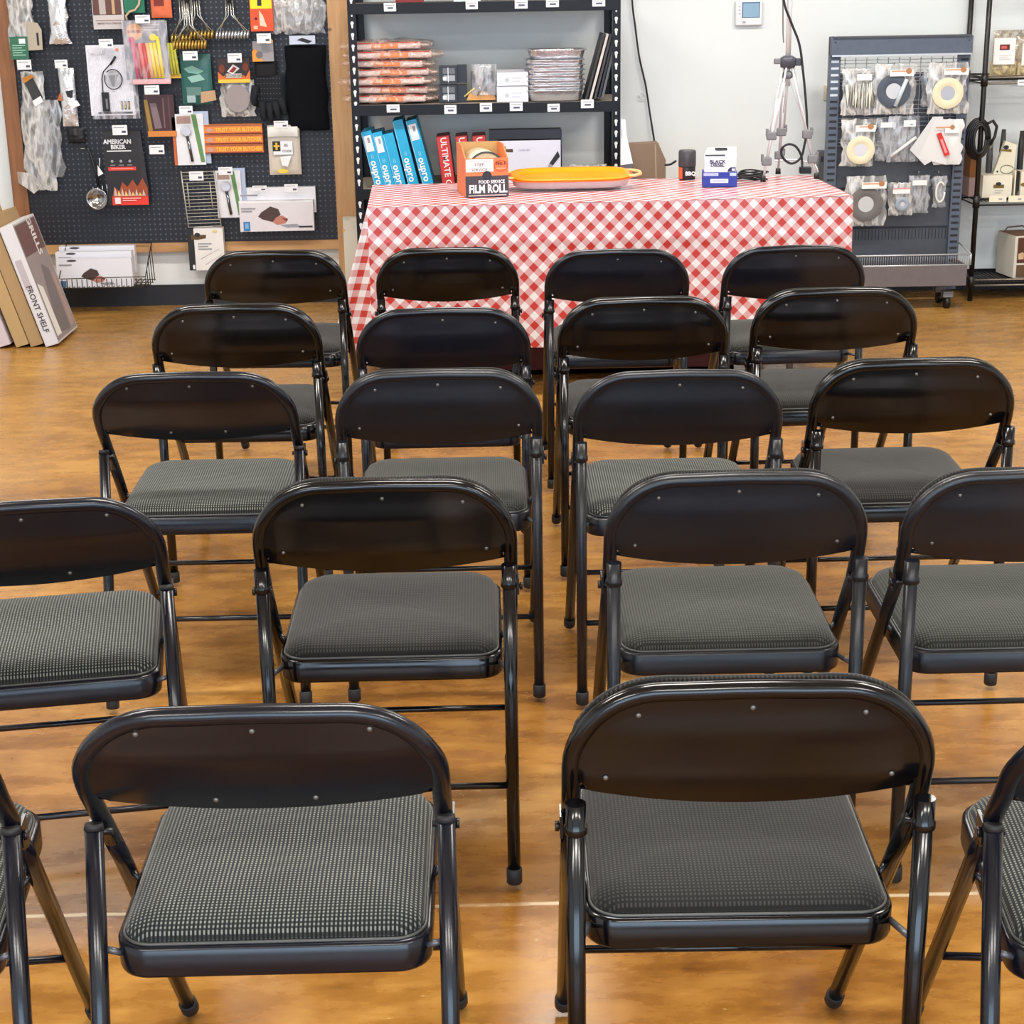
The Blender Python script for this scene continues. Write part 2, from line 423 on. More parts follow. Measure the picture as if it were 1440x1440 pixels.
PX = chair_proto('x', CH_SATIN, FAB_LIGHT, 'centre', False)
PY = chair_proto('y', CH_GLOSS, FAB_DARK, 'corner', True)
PM = chair_proto('y', CH_MATTE, FAB_GREY, 'corner', True)
PL = chair_proto('y', CH_MATTE, FAB_LIGHT, 'faint', False)
PS = chair_proto('y', CH_SATIN, FAB_GREY, 'faint', False)
used = set()
def seat_at(proto, cx, ty, yaw, label, group, z=.77):
    o = proto if proto.name not in used else copy_tree(proto)
    used.add(proto.name)
    p = G(cx, ty, z)
    o.location = (p.x, p.y, 0); o.rotation_euler = (0, 0, R(-yaw))
    o['label'] = label; o['group'] = group
    return o
R1, R2, R3, R4, R5 = ('chairs in the nearest row', 'chairs in the second row from the camera', 'chairs in the middle row', 'chairs in the second row from the table', 'chairs in the row at the table')
CHAIRS = [
 (PX, 354, 985, 0, 'black metal folding chair nearest on the left, its seat dotted pale grey', R1),
 (PY, 1057, 951, 1, 'glossy black folding chair nearest on the right, dark woven seat, five screws in the back', R1),
 (PX, -303, 1012, -5, 'black folding chair cut off at the lower left corner, only seat corner and legs showing', R1),
 (PX, 1712, 992, 5, 'black folding chair cut off at the lower right corner, its striped seat half hidden', R1),
 (PX, 28, 701, -9, 'black folding chair at the left edge with a pale striped seat, second row', R2),
 (PY, 537, 671, 0, 'glossy black folding chair with brown-black seat, directly behind the nearest left chair', R2),
 (PM, 1038, 661, 0, 'dull black folding chair with grey green seat, directly beyond the nearest right chair', R2),
 (PM, 1462, 657, 0, 'dull black folding chair cut by the right edge, grey seat, second row', R2),
 (PX, 266, 521, 0, 'black folding chair with a bright striped seat, leftmost of the middle row', R3),
 (PM, 615, 518, 0, 'dull black folding chair second from left in the middle row', R3),
 (PL, 955, 518, 0, 'dull black folding chair without shiny screws, pale striped seat, middle row', R3),
 (PY, 1287, 503, 0, 'glossy black folding chair at the right end of the middle row, three bright top screws', R3),
 (PY, 329, 427, 1, 'glossy black folding chair leftmost in the second row from the table', R4),
 (PS, 622, 431, 0, 'blue-black folding chair second from left in the second row from the table', R4),
 (PY, 905, 417, 0, 'glossy black folding chair third from left in the second row from the table', R4),
 (PY, 1176, 404, -1, 'glossy black folding chair at the right end of the second row from the table', R4),
 (PY, 384, 352, 2, 'glossy black folding chair standing left of the checked table, back row', R5),
 (PY, 628, 348, 0, 'glossy black folding chair before the left part of the checked cloth', R5),
 (PS, 868, 349, 0, 'black folding chair before the middle of the checked cloth, no screws seen', R5),
 (PS, 1118, 344, -2, 'black folding chair before the right end of the checked cloth', R5),
]
for a in CHAIRS: seat_at(*a)
# ------------------------------------------------------------------ goods: boxes, bags and cards measured off the photograph at their own depth
class Pack:
    """a hanging or standing article; l,t,r,b is its outline as surveyed at depth Y"""
    def __init__(s, name, label, cat, box, Y, group=None, turn=0.0, roll=0.0):
        l, t, r, b = box; s.box = box; s.name = name; s.meta = (label, cat, group); s.turn = turn; s.roll = roll
        cx, cy = (l + r) / 2, (t + b) / 2
        s.o = A(cx, b, Y); s.w = A(r, cy, Y).x - A(l, cy, Y).x; s.h = A(cx, t, Y).z - s.o.z
        s.parts = []; s.part(name)
    def part(s, name, of=None): s.m = MB(); s.lay = 0; s.parts.append((name, s.m, of)); return s
    def u(s, px): return ((px - s.box[0]) / (s.box[2] - s.box[0]) - .5) * s.w
    def v(s, py): return (1 - (py - s.box[1]) / (s.box[3] - s.box[1])) * s.h
    def body(s, m, depth, box=None, y0=0.0, bevel=0.0):
        l, t, r, b = box or s.box
        x0, x1, z0, z1 = s.u(l), s.u(r), s.v(b), s.v(t)
        s.m.box(((x0 + x1) / 2, y0 + depth / 2, (z0 + z1) / 2), (x1 - x0, depth, z1 - z0), m, bevel=bevel); s.front = y0; return s
    def _y(s): s.lay += 1; return getattr(s, 'front', 0) - .0005 * s.lay
    def rect(s, l, t, r, b, m):
        y = s._y(); s.m.poly([(s.u(l), y, s.v(b)), (s.u(r), y, s.v(b)), (s.u(r), y, s.v(t)), (s.u(l), y, s.v(t))], m); return s
    def shape(s, pts, m, depth=0):
        y = s._y(); P = [(s.u(a), y, s.v(b)) for a, b in pts]
        if depth: s.m.prism(P, (0, depth, 0), m)
        else: s.m.poly(P, m)
        return s
    def disc(s, cx, cy, rx, m, ry=None, depth=0, n=20):
        ry = ry or rx; return s.shape([(cx + rx * math.cos(2 * PI * k / n), cy + ry * math.sin(2 * PI * k / n)) for k in range(n)], m, depth)
    def ring(s, cx, cy, r0, r1, m, n=24, wide=1.0):
        y = s._y(); k_ = s.w / (s.box[2] - s.box[0])
        def fn(a, b):
            q = 2 * PI * a; r = r0 + (r1 - r0) * b
            return (s.u(cx + r * wide * math.cos(q)), y - .004 * math.sin(PI * b), s.v(cy + r * math.sin(q)))
        s.m.grid(fn, n, 4, m); return s
    def line(s, pts, m, r=.0015, y=-.004, seg=6): s.m.tube([(s.u(a), y, s.v(b)) for a, b in pts], r, m, seg); return s
    def rod(s, a, b, m, r, y=-.006, seg=10): return s.line([a, b], m, r, y, seg)
    def txt(s, st, cx, cy, hpx, m, rot=0.0, bold=0.0, sx=1.0):
        y = s._y(); k = s.h / (s.box[3] - s.box[1])
        mt = Matrix.Translation((s.u(cx), y, s.v(cy))) @ Matrix.Rotation(R(-rot), 4, 'Y') @ Matrix.Rotation(PI / 2, 4, 'X')
        s.m.text(st, mt, hpx * k * 1.35, m, bold * hpx * k, sx); return s
    def lines(s, l, t, r, b, n, m=GREYP):       # lines of small print
        for k in range(n):
            y = t + (b - t) * (k + .2) / n; s.rect(l, y, r - (r - l) * (.25 if k % 2 else 0), y + (b - t) / n * .45, m)
        return s
    def bag(s, m, depth, seed=0, box=None, amp=.35, y0=0.0, taper=0.0, edge=.0, full=.5):
        l, t, r, b = box or s.box; rnd = Vector((seed * 3.7, seed * 1.3, seed * 7.1))
        def surf(sg):
            def fn(a, c):
                if sg < 0: a = 1 - a
                w = 1 - taper * c
                x = (l + r) / 2 + (a - .5) * (r - l) * w; z = b + (t - b) * c
                n1 = mnoise.noise(rnd + Vector((a * 5, c * 6, 0))); n2 = mnoise.noise(rnd + Vector((a * 13, c * 15, 4)))
                e = (max(0, 4 * a * (1 - a)) ** full) * (max(0, 4 * c * (1 - c)) ** full)
                off = edge * mnoise.noise(rnd + Vector((0, c * 6, 9 * (a > .5)))) * (1 if (a < .02 or a > .98) else 0)
                return (s.u(x) + off * .02, y0 + depth / 2 - sg * depth / 2 * e * (1 + amp * n1 + amp * .6 * n2), s.v(z) + .006 * edge * n2)
            return fn
        s.m.grid(surf(1), 14, 16, m); s.m.grid(surf(-1), 8, 8, m); s.front = y0 - depth * .12; return s
    def done(s):
        lab, cat, grp = s.meta
        rot = (0, R(s.roll), R(s.turn))
        ps = [p for p in s.parts if len(p[1].bm.verts)]
        if len(ps) == 1:
            o = ps[0][1].build(s.name, loc=s.o, rot=rot); return tag(o, lab, cat, grp)
        root = empty(s.name, s.o, lab, cat, grp); root.rotation_euler = rot
        objs = {}
        for k, (n, m, of) in enumerate(ps):
            objs[n] = m.build('body' if n == s.name else n, objs.get(of, root))
        return root

# ------------------------------------------------------------------ pegboard wall
YB = YW - .045           # face of the perforated board
def M_peg():
    t = NT('dark_pegboard'); co = t.coord(); X, Y, Z = t.xyz(co)[:3]
    fx = t.math('SUBTRACT', t.math('FRACT', t.math('DIVIDE', X, .0254)), .5); fz = t.math('SUBTRACT', t.math('FRACT', t.math('DIVIDE', Z, .0254)), .5)
    d = t.math('SQRT', t.math('ADD', t.math('MULTIPLY', fx, fx), t.math('MULTIPLY', fz, fz)))
    m = t.rng(d, .13, .19, 1, 0)
    n = t.noise(co, 3, 3)
    t.l(t.mix(t.math('MULTIPLY', m, t.rng(n, .35, .6, .25, .85)), t_mix_base(t, n), (92, 100, 116)), t.p.inputs['Base Color'])
    t.p.inputs['Roughness'].default_value = .5; return t.m
def t_mix_base(t, n): return t.mix(n, (13, 17, 28), (20, 25, 38))
xl, xr = -2.285, -.742; zb = .325
mb = MB(); mb.box(((xl + xr) / 2, YB + .008, (zb + 2.4) / 2), (xr - xl, .016, 2.4 - zb), M_peg()); pb = mb.build('board')
PINE = M_wood((168, 124, 80), (206, 164, 114)); PINEX = M_wood((160, 116, 72), (200, 158, 108), 'pine_rail', 0); BRN = M_wood((112, 72, 44), (150, 100, 62), 'brown_board')
pr = empty('pegboard', ((xl + xr) / 2, YB, zb), 'dark perforated pegboard in a wooden frame, hung with packaged goods', 'pegboard')
pb.parent = pr; pb.matrix_parent_inverse = Matrix.Translation(-Vector(pr.location))
def under(o, p): o.parent = p; o.matrix_parent_inverse = Matrix.Translation(-Vector(p.location)); return o
mb = MB(); mb.box((xl - .036, YB + .012, 1.3), (.075, .052, 2.2), BRN); under(mb.build('frame_post'), pr)
mb = MB(); mb.box(((xl + xr) / 2, YB + .012, zb - .022), (xr - xl + .0, .046, .046), PINEX); under(mb.build('frame_rail'), pr)
mb = MB(); mb.box((xr + .056, YB + .0, 1.22), (.112, .085, 2.4), PINE); o = mb.build('timber_post'); tag(o, 'knotty pine post between the pegboard and the black shelving', 'post')

YT = YB - .125; TAGM = C(228, 228, 232, .5)
def hook(l, t, r, b, what, metal=STEEL, n=0):
    """peg hook with the price label on its tip"""
    c = A((l + r) / 2, (t + b) / 2, YT); w = A(r, t, YT).x - A(l, t, YT).x; h = A(l, t, YT).z - A(l, b, YT).z
    root = empty('peg_hook', (c.x, YB, c.z), 'steel peg hook with price label ' + what, 'hook', 'peg hooks with price labels')
    m = MB(); L = YB - YT
    m.tube([(0, -.001, h * .1), (0, -L * .6, h * .1), (0, -L + .006, h * .2)], .0022, metal, 6); m.build('rod', root)
    m = MB(); m.box((0, -L, 0), (w, .003, h), TAGM, bevel=.001)
    m.poly([(-w * .4, -L - .002, h * .22), (w * .3, -L - .002, h * .22), (w * .3, -L - .002, h * .30), (-w * .4, -L - .002, h * .30)], GREYP)
    m.poly([(w * .12, -L - .002, -h * .28), (w * .4, -L - .002, -h * .28), (w * .4, -L - .002, -h * .06), (w * .12, -L - .002, -h * .06)], C(70, 74, 92))
    m.build('price_label', root)
    return root
for a in [(24, 84, 44, 98, 'above the long clear bag with a black card'), (77, 84, 95, 96, 'above the narrow silver foil tube'), (139, 55, 159, 68, 'above the white lamp package'),
          (190, 21, 211, 33, 'above the pink and yellow skewer pack'), (203, 120, 224, 133, 'above the dark red pack'), (158, 176, 179, 190, 'above the black and red bag'),
          (210, 204, 231, 217, 'empty, right of the black and red bag'), (257, 72, 278, 85, 'above the green pouch'), (320, 75, 340, 88, 'above the flame header bag'),
          (361, 47, 381, 61, 'above the black glove'), (252, 149, 271, 161, 'above the upper thermometer card'), (266, 241, 286, 254, 'on the wire cooking rack'),
          (307, 235, 327, 246, 'above the lower thermometer card'), (385, 170, 405, 180, 'above the white pouch with gold mark'), (355, 261, 375, 269, 'left one over the long white box'), (400, 259, 419, 270, 'right one over the long white box')]:
    hook(*a)

YI = YB - .055
def P(name, label, cat, box, Y=YI, **k): return Pack(name, label, cat, box, Y, **k)
# top left bag with green card
p = P('plastic_bag', 'crinkled clear bag with a beige card and green tag, top left of pegboard', 'bag', (14, -14, 63, 84))
p.bag(FILM2, .04, 1, box=(15, -14, 52, 70), edge=1).shape([(44, 30), (58, 32), (63, 42), (62, 70), (40, 71)], C(176, 166, 150), .002).rect(55, 46, 58, 64, INK)
p.part('green_tag').body(C(52, 108, 84, .4), .004, (17, 51, 42, 83), y0=-.012); p.rect(30, 54, 39, 61, WHITE).lines(20, 62, 38, 79, 5, C(150, 190, 170))
p.done()
p = P('foil_bag', 'narrow silver bag hanging from the board top beside the beige card bag', 'bag', (71, -14, 98, 62)); p.bag(FOIL, .03, 2, edge=1).done()
p = P('plastic_bag', 'long clear bag of tools reaching down past the frame, black card with barcode on it', 'bag', (34, 95, 92, 272))
p.bag(FILM2, .04, 3, box=(38, 100, 78, 268), edge=1.5, taper=.25).bag(FILM, .03, 4, box=(56, 140, 92, 250), edge=1.5)
p.shape([(27, 240), (50, 243), (60, 262), (48, 272), (36, 262), (27, 256)], FILM2, .004)
p.part('black_card').shape([(50, 112), (62, 108), (74, 136), (62, 148)], C(52, 52, 54), .003).shape([(59, 141), (71, 134), (74, 142), (62, 149)], WHITE).shape([(47, 109), (62, 104), (64, 108), (50, 116)], C(208, 138, 50)).done()
p = P('foil_tube', 'narrow silver foil tube with an orange edge and dark print, left part of pegboard', 'package', (84, 96, 116, 178))
p.bag(FOIL, .03, 5, box=(88, 96, 110, 178)).shape([(84, 140), (90, 128), (91, 142)], C(180, 96, 50)).shape([(97, 128), (108, 126), (106, 138), (99, 136)], INK).shape([(98, 144), (112, 141), (116, 148), (104, 152)], WHITE).done()
p = P('rubber_grip', 'short black grip hanging under the silver foil tube', 'tool', (90, 179, 122, 206)); p.bag(C(22, 22, 26, .5), .03, 6, box=(96, 179, 120, 202)).done()
p = P('knife_box', 'dark brown picture box with a white lower band at top of pegboard', 'box', (132, -14, 176, 41))
p.body(C(196, 190, 190), .03).rect(133, -14, 173, 21, C(98, 66, 60)).rect(142, -14, 151, 20, C(178, 170, 166)).rect(160, -14, 164, 20, C(190, 160, 120)).txt('MAKE YOU DROOL', 155, 33, 3, C(120, 80, 70), bold=.02).rect(136, 28, 172, 29, C(150, 120, 110)).done()
p = P('brush_pack', 'green card pack with a twisted brown cord, top of pegboard', 'package', (176, -14, 208, 31))
p.body(C(32, 110, 84), .012, (176, -14, 205, 18)).line([(180, 30), (178, 22), (184, 16), (192, 14), (198, 6), (200, -6), (196, -13)], C(200, 180, 150), .006, -.008).done()
p = P('rub_packet', 'small orange packet, top of pegboard beside the green card', 'package', (213, -14, 242, 25)); p.bag(C(222, 112, 74), .018, 7).rect(218, -10, 232, 8, C(120, 40, 34)).done()
# lamp package
p = P('lamp_package', 'white clamshell card with a black gooseneck grill lamp', 'package', (128, 62, 198, 168), turn=0)
p.body(C(226, 226, 234, .35), .022, (129, 63, 191, 162)).txt('GRILL LIGHT', 145, 76, 3, INK).disc(173, 70, 2.6, C(226, 120, 90)).disc(165, 111, 12, C(170, 172, 180)).shape([(158, 106), (172, 104), (167, 121), (162, 121)], C(120, 122, 128))
p.rect(139, 157, 188, 160, INK)
for k in range(3): p.rect(172 + k * 5, 142, 175 + k * 5, 154, C(60, 58, 50)).rect(172.4 + k * 5, 144, 174 + k * 5, 152, C(190, 170, 110))
p.part('clear_shell').bag(M_plastic_film((240, 240, 250), .14, 'clear_shell'), .012, 8, box=(131, 64, 198, 167), y0=-.012, full=.2)
p.part('gooseneck').line([(171, 80), (160, 92), (152, 100), (149, 110), (149, 128), (150, 134)], BLACK, .003, -.014)
p.line([(165 + 12.5 * math.cos(a), 111 + 14 * math.sin(a)) for a in [PI * (1.15 - k / 9) for k in range(18)]], BLACK, .0025, -.014)
p.line([(171, 79), (163, 90)], BLACK, .006, -.014).body(C(22, 22, 26, .35), .014, (147, 129, 157, 156), y0=-.02).rect(152, 138, 155, 152, C(110, 110, 114)).done()
# skewers
PINK, YEL = C(206, 60, 92, .4), C(238, 208, 40, .4)
p = P('skewer_pack', 'clear pack of pink red and yellow sticks on a grey card', 'package', (178, 27, 243, 118), Y=YI - .03)
p.body(C(122, 128, 142, .4), .006, (179, 28, 238, 112)).disc(195, 44, 11.5, C(222, 160, 90)).rect(185, 42, 206, 46, C(150, 60, 30)).lines(208, 33, 230, 44, 3, C(200, 200, 210)).body(C(228, 170, 176), .02, (188, 111, 241, 118), y0=-.012)
cols = [C(206, 70, 120, .4), C(170, 40, 60, .4), C(226, 120, 120, .4), C(198, 50, 50, .4), C(240, 180, 130, .4), C(244, 214, 60, .4), YEL, C(250, 220, 30, .4)]
for k, c in enumerate(cols):
    q = 191 + k * 5.1; top = 56 if k == 0 else (51 if k == 7 else 60)
    p.rod((q, top), (q + 4.5, 110), c, .0085, -.010)
p.disc(191, 55, 4, C(200, 60, 110)).disc(221, 52, 5, YEL)
p.part('clear_shell').bag(M_plastic_film((240, 235, 240), .12, 'clear_shell_b'), .012, 9, box=(179, 29, 242, 116), y0=-.024, full=.2).done()
p = P('skewer_pack', 'second yellow stick pack half hidden behind the pink and yellow one', 'package', (234, 58, 257, 110), Y=YI + .015)
p.body(C(214, 170, 60), .02, (238, 104, 257, 110)); 
for k in range(3): p.rod((240 + k * 4, 60), (243 + k * 4.4, 105), C(216, 214, 90, .4), .007, -.004)
p.done()
p = P('jerky_pack', 'dark red see-through pack with gold bottom edge, above the black and red bag', 'package', (204, 133, 249, 192))
p.body(C(62, 34, 38, .3), .02, (206, 133, 248, 186)).shape([(206, 140), (211, 140), (216, 185), (210, 185)], C(150, 120, 50)).shape([(214, 145), (223, 145), (229, 180), (219, 181)], C(122, 104, 110)).rect(232, 138, 234, 180, C(120, 84, 84)).rect(240, 136, 242, 182, C(96, 60, 60)).body(C(204, 128, 60), .028, (209, 184, 249, 192), y0=-.01).done()
p = P('charcoal_bag', 'flat black bag with red base and flames picture, centre of pegboard', 'package', (152, 184, 212, 288))
p.body(C(36, 34, 38, .4), .02, (152, 184, 206, 288)).shape([(200, 186), (206, 190), (212, 275), (206, 288)], C(46, 44, 48))
p.txt('AMERICAN', 172.5, 199, 6.4, WHITE, bold=.05, sx=.92).txt('BIKER', 173, 206.5, 6, WHITE, bold=.05).rect(157, 211, 191, 212.5, WHITE)
for k in range(3): p.disc(163 + k * 12.5, 226, 2, GREYP).rect(160 + k * 12, 231, 167 + k * 12, 232, GREYP)
p.rect(157, 234, 196, 239, C(214, 66, 58)).rect(161, 236, 192, 237, C(240, 160, 150))
p.rect(159, 275, 210, 288, C(222, 58, 48)).shape([(160, 276), (163, 262), (170, 268), (175, 255), (182, 262), (190, 252), (196, 262), (204, 250), (210, 264), (210, 276)], C(150, 70, 40))
for k in range(9): p.shape([(162 + k * 5, 275), (164 + k * 5, 262 + (k * 5) % 9), (167 + k * 5, 275)], C(238, 190, 110) if k % 2 else C(196, 176, 170))
p.rect(163, 277, 171, 286, C(236, 220, 220)).lines(174, 277, 200, 283, 2, C(250, 190, 180)).done()
# ladle
p = P('serving_ladle', 'steel ladle with a black handle and white triangle tag', 'utensil', (118, 205, 158, 296))
p.m.lathe([(.001, -.02), (.02, -.017), (.035, -.006), (.043, .01), (.046, .014), (.040, .012), (.03, -.002), (.014, -.012), (.001, -.014)], C(176, 178, 180, .15, 1), seg=24)
mt = Matrix.Translation((p.u(139), -.005, p.v(279))) @ Matrix.Rotation(PI / 2, 4, 'X') @ Matrix.Scale(1.15, 4)
for v in p.m.bm.verts: v.co = mt @ v.co
p.part('handle').line([(128, 206), (134, 214), (140, 240), (142, 262)], BLACK, .008, -.004).line([(121, 208), (133, 209)], STEEL, .004)
p.part('fork_head')
for k in range(4): p.line([(134 + k * 6.5, 262 - k), (136 + k * 6, 272)], STEEL, .0028, -.006)
p.part('white_tag').shape([(143, 232), (150, 244), (142, 248)], WHITE, .002).line([(147, 222), (146, 234)], WHITE, .002).done()
# grill brushes
GOLD = C(196, 164, 86, .3, .7); WIRE = C(200, 200, 192, .25, .8)
def brush(label, hx, top, cx, base, hw, gold, Y, tilt=0, loc_=None):
    p = P('grill_brush', label, 'brush', (cx - hw - 4, top, cx + hw + 4, base + 10), Y=Y, group='coil grill brushes')
    for sgn in (-1, 1):
        for o in (0, 3.4):
            p.line([(hx + sgn * (1.5 + o), top + 8), (hx + sgn * (2 + o), base - 28), (cx + sgn * (hw - o * 1.6), base - 3)], WIRE, .003, -.006)
    p.part('handle').line([(hx, top - 2), (hx, top + 12)], C(40, 34, 40, .4), .011, -.006)
    p.part('coil_head')
    n = int(hw * .46)
    for k in range(n):
        q = cx - hw + 2 * hw * (k + .5) / n; r = .0135
        p.m.tube([(p.u(q) + .003 * math.sin(a), -.008 + r * math.cos(a), p.v(base) + r * 1.25 * math.sin(a)) for a in [2 * PI * j / 12 for j in range(12)]], .0058, gold, 6, closed=True)
    p.line([(cx - hw, base), (cx + hw, base)], gold, .005, -.008)
    p.done()
brush('front brass coil grill brush of the bunch, head lowest', 268, -8, 268, 63, 24, GOLD, YI - .05)
brush('brass coil grill brush to the right behind the front brass one', 279, -12, 285, 49, 17, GOLD, YI)
brush('brass coil grill brush at the left of the bunch, mostly hidden', 262, -12, 256, 54, 15, GOLD, YI + .02)
brush('silver coil grill brush hanging alone beside the brass bunch', 326, -8, 328, 49, 24, C(214, 218, 222, .2, .8), YI)
p = P('seasoning_pack', 'tall yellow and red packet, top of pegboard beside the clear bags', 'package', (353, -14, 385, 44), Y=YI - .01)
p.body(C(226, 80, 40), .02).rect(354, -14, 384, 12, C(240, 214, 40)).rect(364, -14, 370, 8, BLACK).shape([(366, 14), (371, 22), (376, 38), (366, 36)], C(230, 200, 180)).disc(361, 26, 2, BLACK).rect(357, 36, 363, 41, C(244, 180, 150)).done()
p = P('plastic_bag', 'clear crinkled bags bunched together at the top right of pegboard', 'bag', (380, -14, 459, 48))
p.bag(FILM2, .05, 11, edge=2, amp=.6, box=(380, -14, 446, 46)).bag(FILM, .05, 12, edge=2, amp=.6, box=(400, -14, 459, 48)).done()
p = P('green_pouch', 'dark green wood chip pouch with pale fish pictures', 'package', (256, 76, 305, 147))
p.bag(C(40, 92, 86, .3), .024, 13, box=(257, 76, 300, 147), amp=.2).shape([(262, 96), (274, 92), (290, 100), (282, 104), (268, 102)], C(120, 170, 160)).shape([(266, 108), (284, 104), (291, 112), (272, 116)], C(140, 184, 172)).rect(264, 122, 285, 134, C(92, 128, 122)).rect(264, 134, 276, 144, C(156, 180, 178)).shape([(284, 129), (304, 127), (305, 141), (283, 145)], C(184, 150, 118)).done()
p = P('wood_chip_bag', 'clear bag of wood chips under a black and orange flame header', 'package', (308, 80, 359, 164), Y=YI + .004)
p.bag(FILM2, .035, 14, box=(312, 112, 360, 164), taper=-.05, edge=.8).disc(336, 138, 17, C(150, 140, 140), 20)
p.part('header_card').body(C(44, 24, 20, .4), .004, (311, 82, 356, 114), y0=-.014).shape([(311, 116), (311, 100), (318, 107), (326, 102), (334, 109), (344, 104), (350, 108), (356, 98), (356, 114)], C(214, 110, 44)).rect(311, 111, 356, 116, C(240, 190, 70)).disc(317, 96, 4, C(120, 56, 30), 6).disc(350, 94, 4, C(120, 56, 30), 6)
p.shape([(324, 100), (333, 90), (342, 96), (332, 104)], WHITE).shape([(327, 100), (334, 93), (338, 96), (332, 102)], C(160, 50, 46)).rect(322, 103, 344, 109, C(190, 186, 180)).txt('BUTCHER BBQ', 333, 106, 3.6, INK, sx=.8).done()
# glove
KNIT = C(34, 36, 41, .8, spec=.2); DOTS = C(76, 80, 88, .5)
p = P('work_glove', 'black knit heat glove hanging with fingers down', 'glove', (355, 86, 406, 172))
def gl(px, py): return Vector((p.u(px), -.012, p.v(py)))
p.bag(KNIT, .036, 15, box=(360, 104, 402, 150), amp=.05, full=.3)
for a, b, c2 in (((363, 120), (359, 138), (360, 146)), ((371, 142), (371, 158), (372, 168)), ((380, 144), (381, 160), (383, 170)), ((389, 142), (391, 157), (393, 167)), ((397, 138), (400, 150), (402, 160))):
    p.m.tube([gl(*a), gl(*b), gl(*c2), gl(c2[0] + .1, c2[1] + 2.2)], [.019, .0165, .0135, .005], KNIT, 10)
for k in range(40): p.disc(366 + (k % 8) * 4.4, 110 + (k // 8) * 7, .7, DOTS, .7, n=6)
p.part('cuff').bag(C(18, 18, 22, .8), .034, 16, box=(362, 86, 394, 110), amp=.03, full=.25)
p.part('header_card').body(C(150, 146, 148, .5), .003, (362, 58, 391, 86), y0=-.016).shape([(361, 86), (361, 72), (366, 68), (372, 78), (376, 86)], C(226, 148, 60)).disc(371, 77, 5, C(110, 104, 110)).disc(385, 58, 6, C(226, 160, 70), 4).lines(374, 64, 388, 74, 4).done()
p = P('heat_sleeve', 'plain black knitted sleeve with no printing, right edge of pegboard', 'sleeve', (404, 62, 466, 185))
p.bag(C(16, 17, 22, .9, spec=.1), .04, 17, box=(406, 64, 463, 184), amp=.06, full=.15, edge=.6).part('hanging_card').body(C(196, 204, 222, .4), .004, (414, 50, 450, 62), y0=-.01).shape([(424, 56), (432, 53), (446, 58), (440, 61)], INK).done()
# thermometers
def thermo(box, label, Y, orange=True):
    l, t, r, b = box; W, Hh = r - l, b - t
    f = lambda a, c: (l + a * W, t + c * Hh)
    p = P('thermometer_card', label, 'thermometer', box, Y=Y, group='carded meat thermometers')
    p.body(C(170, 184, 208, .4), .02, (l + W * .25, t, r, b - Hh * .02), y0=.012).body(C(222, 222, 228, .4), .012, (l + W * .04, t + Hh * .04, l + W * .86, b))
    if orange: p.body(C(200, 100, 50), .012, (l - 2, t + Hh * .1, l + W * .05, b))
    p.shape([f(.52, .05), f(.66, .05), f(.84, .95), f(.72, .95)], C(96, 140, 84)).rect(*f(.1, .08), *f(.5, .22), C(170, 140, 130))
    p.disc(*f(.36, .36), W * .19, C(206, 206, 212), Hh * .12).disc(*f(.36, .36), W * .13, C(240, 240, 240), Hh * .08)
    p.part('probe').rod(f(.38, .45), f(.48, .93), C(120, 122, 126, .15, 1), .0075, -.006).part('dial').m.cyl((p.u(f(.37, 0)[0]), -.016, p.v(f(0, .36)[1])), (p.u(f(.37, 0)[0]), .004, p.v(f(0, .36)[1])), .022, C(200, 202, 210, .2, .6))
    p.done()
thermo((248, 157, 297, 232), 'white thermometer card with green stripe, left of the orange boxes', YI)
thermo((305, 237, 348, 306), 'white thermometer card with green stripe, beside the wire rack', YI, False)
for k, (t, b) in enumerate(((175, 188), (189, 202), (203, 215))):
    p = P('butcher_paper_box', 'long orange box with yellow lettering, %s of the stack of three' % ('top', 'middle', 'bottom')[k], 'box', (287 + k * .8, t, 369 + k * .8, b), group='long orange boxes on the pegboard')
    c1 = 287 + k * .8
    p.body(C(222, 128, 62, .45), .05).rect(c1 + 1, t + .6, c1 + 82, t + 2.2, C(150, 84, 60)).txt('TRUST YOUR BUTCHER', c1 + 48, (t + b) / 2 + .8, 5.4, C(244, 196, 60), bold=.03, sx=.84).disc(c1 + 8, (t + b) / 2 + 1, 5, C(196, 150, 130), 3.2).rect(c1 + 1, b - 1.4, c1 + 81, b, C(140, 60, 40)).done()
p = P('white_pouch', 'white see-through pouch with a black and gold square mark', 'package', (379, 176, 424, 246))
p.bag(C(206, 196, 182, .35), .03, 19, amp=.15, full=.25).bag(C(232, 230, 224, .4), .01, 20, box=(380, 178, 422, 192), y0=-.01, amp=.1).body(WHITE, .002, (387, 198, 414, 217), y0=-.012).rect(386, 198, 397, 212, C(40, 32, 20)).rect(390, 200, 393, 210, C(226, 180, 60)).rect(387.5, 203.5, 396, 206, C(226, 180, 60)).txt('BS', 405, 204, 4, INK).txt('COOK', 406, 212, 3.4, INK).shape([(396, 220), (412, 218), (406, 234), (398, 232)], WHITE).disc(399, 240, 8, C(232, 200, 70), 2.8).done()
# wire cooking rack
p = P('wire_rack', 'rectangular wire cooking rack hanging below the thermometer card', 'rack', (259, 239, 313, 321), Y=YI - .02)
RW = C(206, 202, 192, .35, .3)
for q in (260.5, 311.5): p.line([(q if q < 300 else q - 5, 240), (q + (5 if q < 300 else 0), 320)], RW, .0028)
for k in range(17): p.line([(260 + k * .3, 242 + k * 4.8), (307 + k * .3, 241 + k * 4.8)], RW, .0016, -.006)
for q in (268, 300): p.line([(q, 256), (q + 1.5, 292)], RW, .0022, -.009)
p.done()
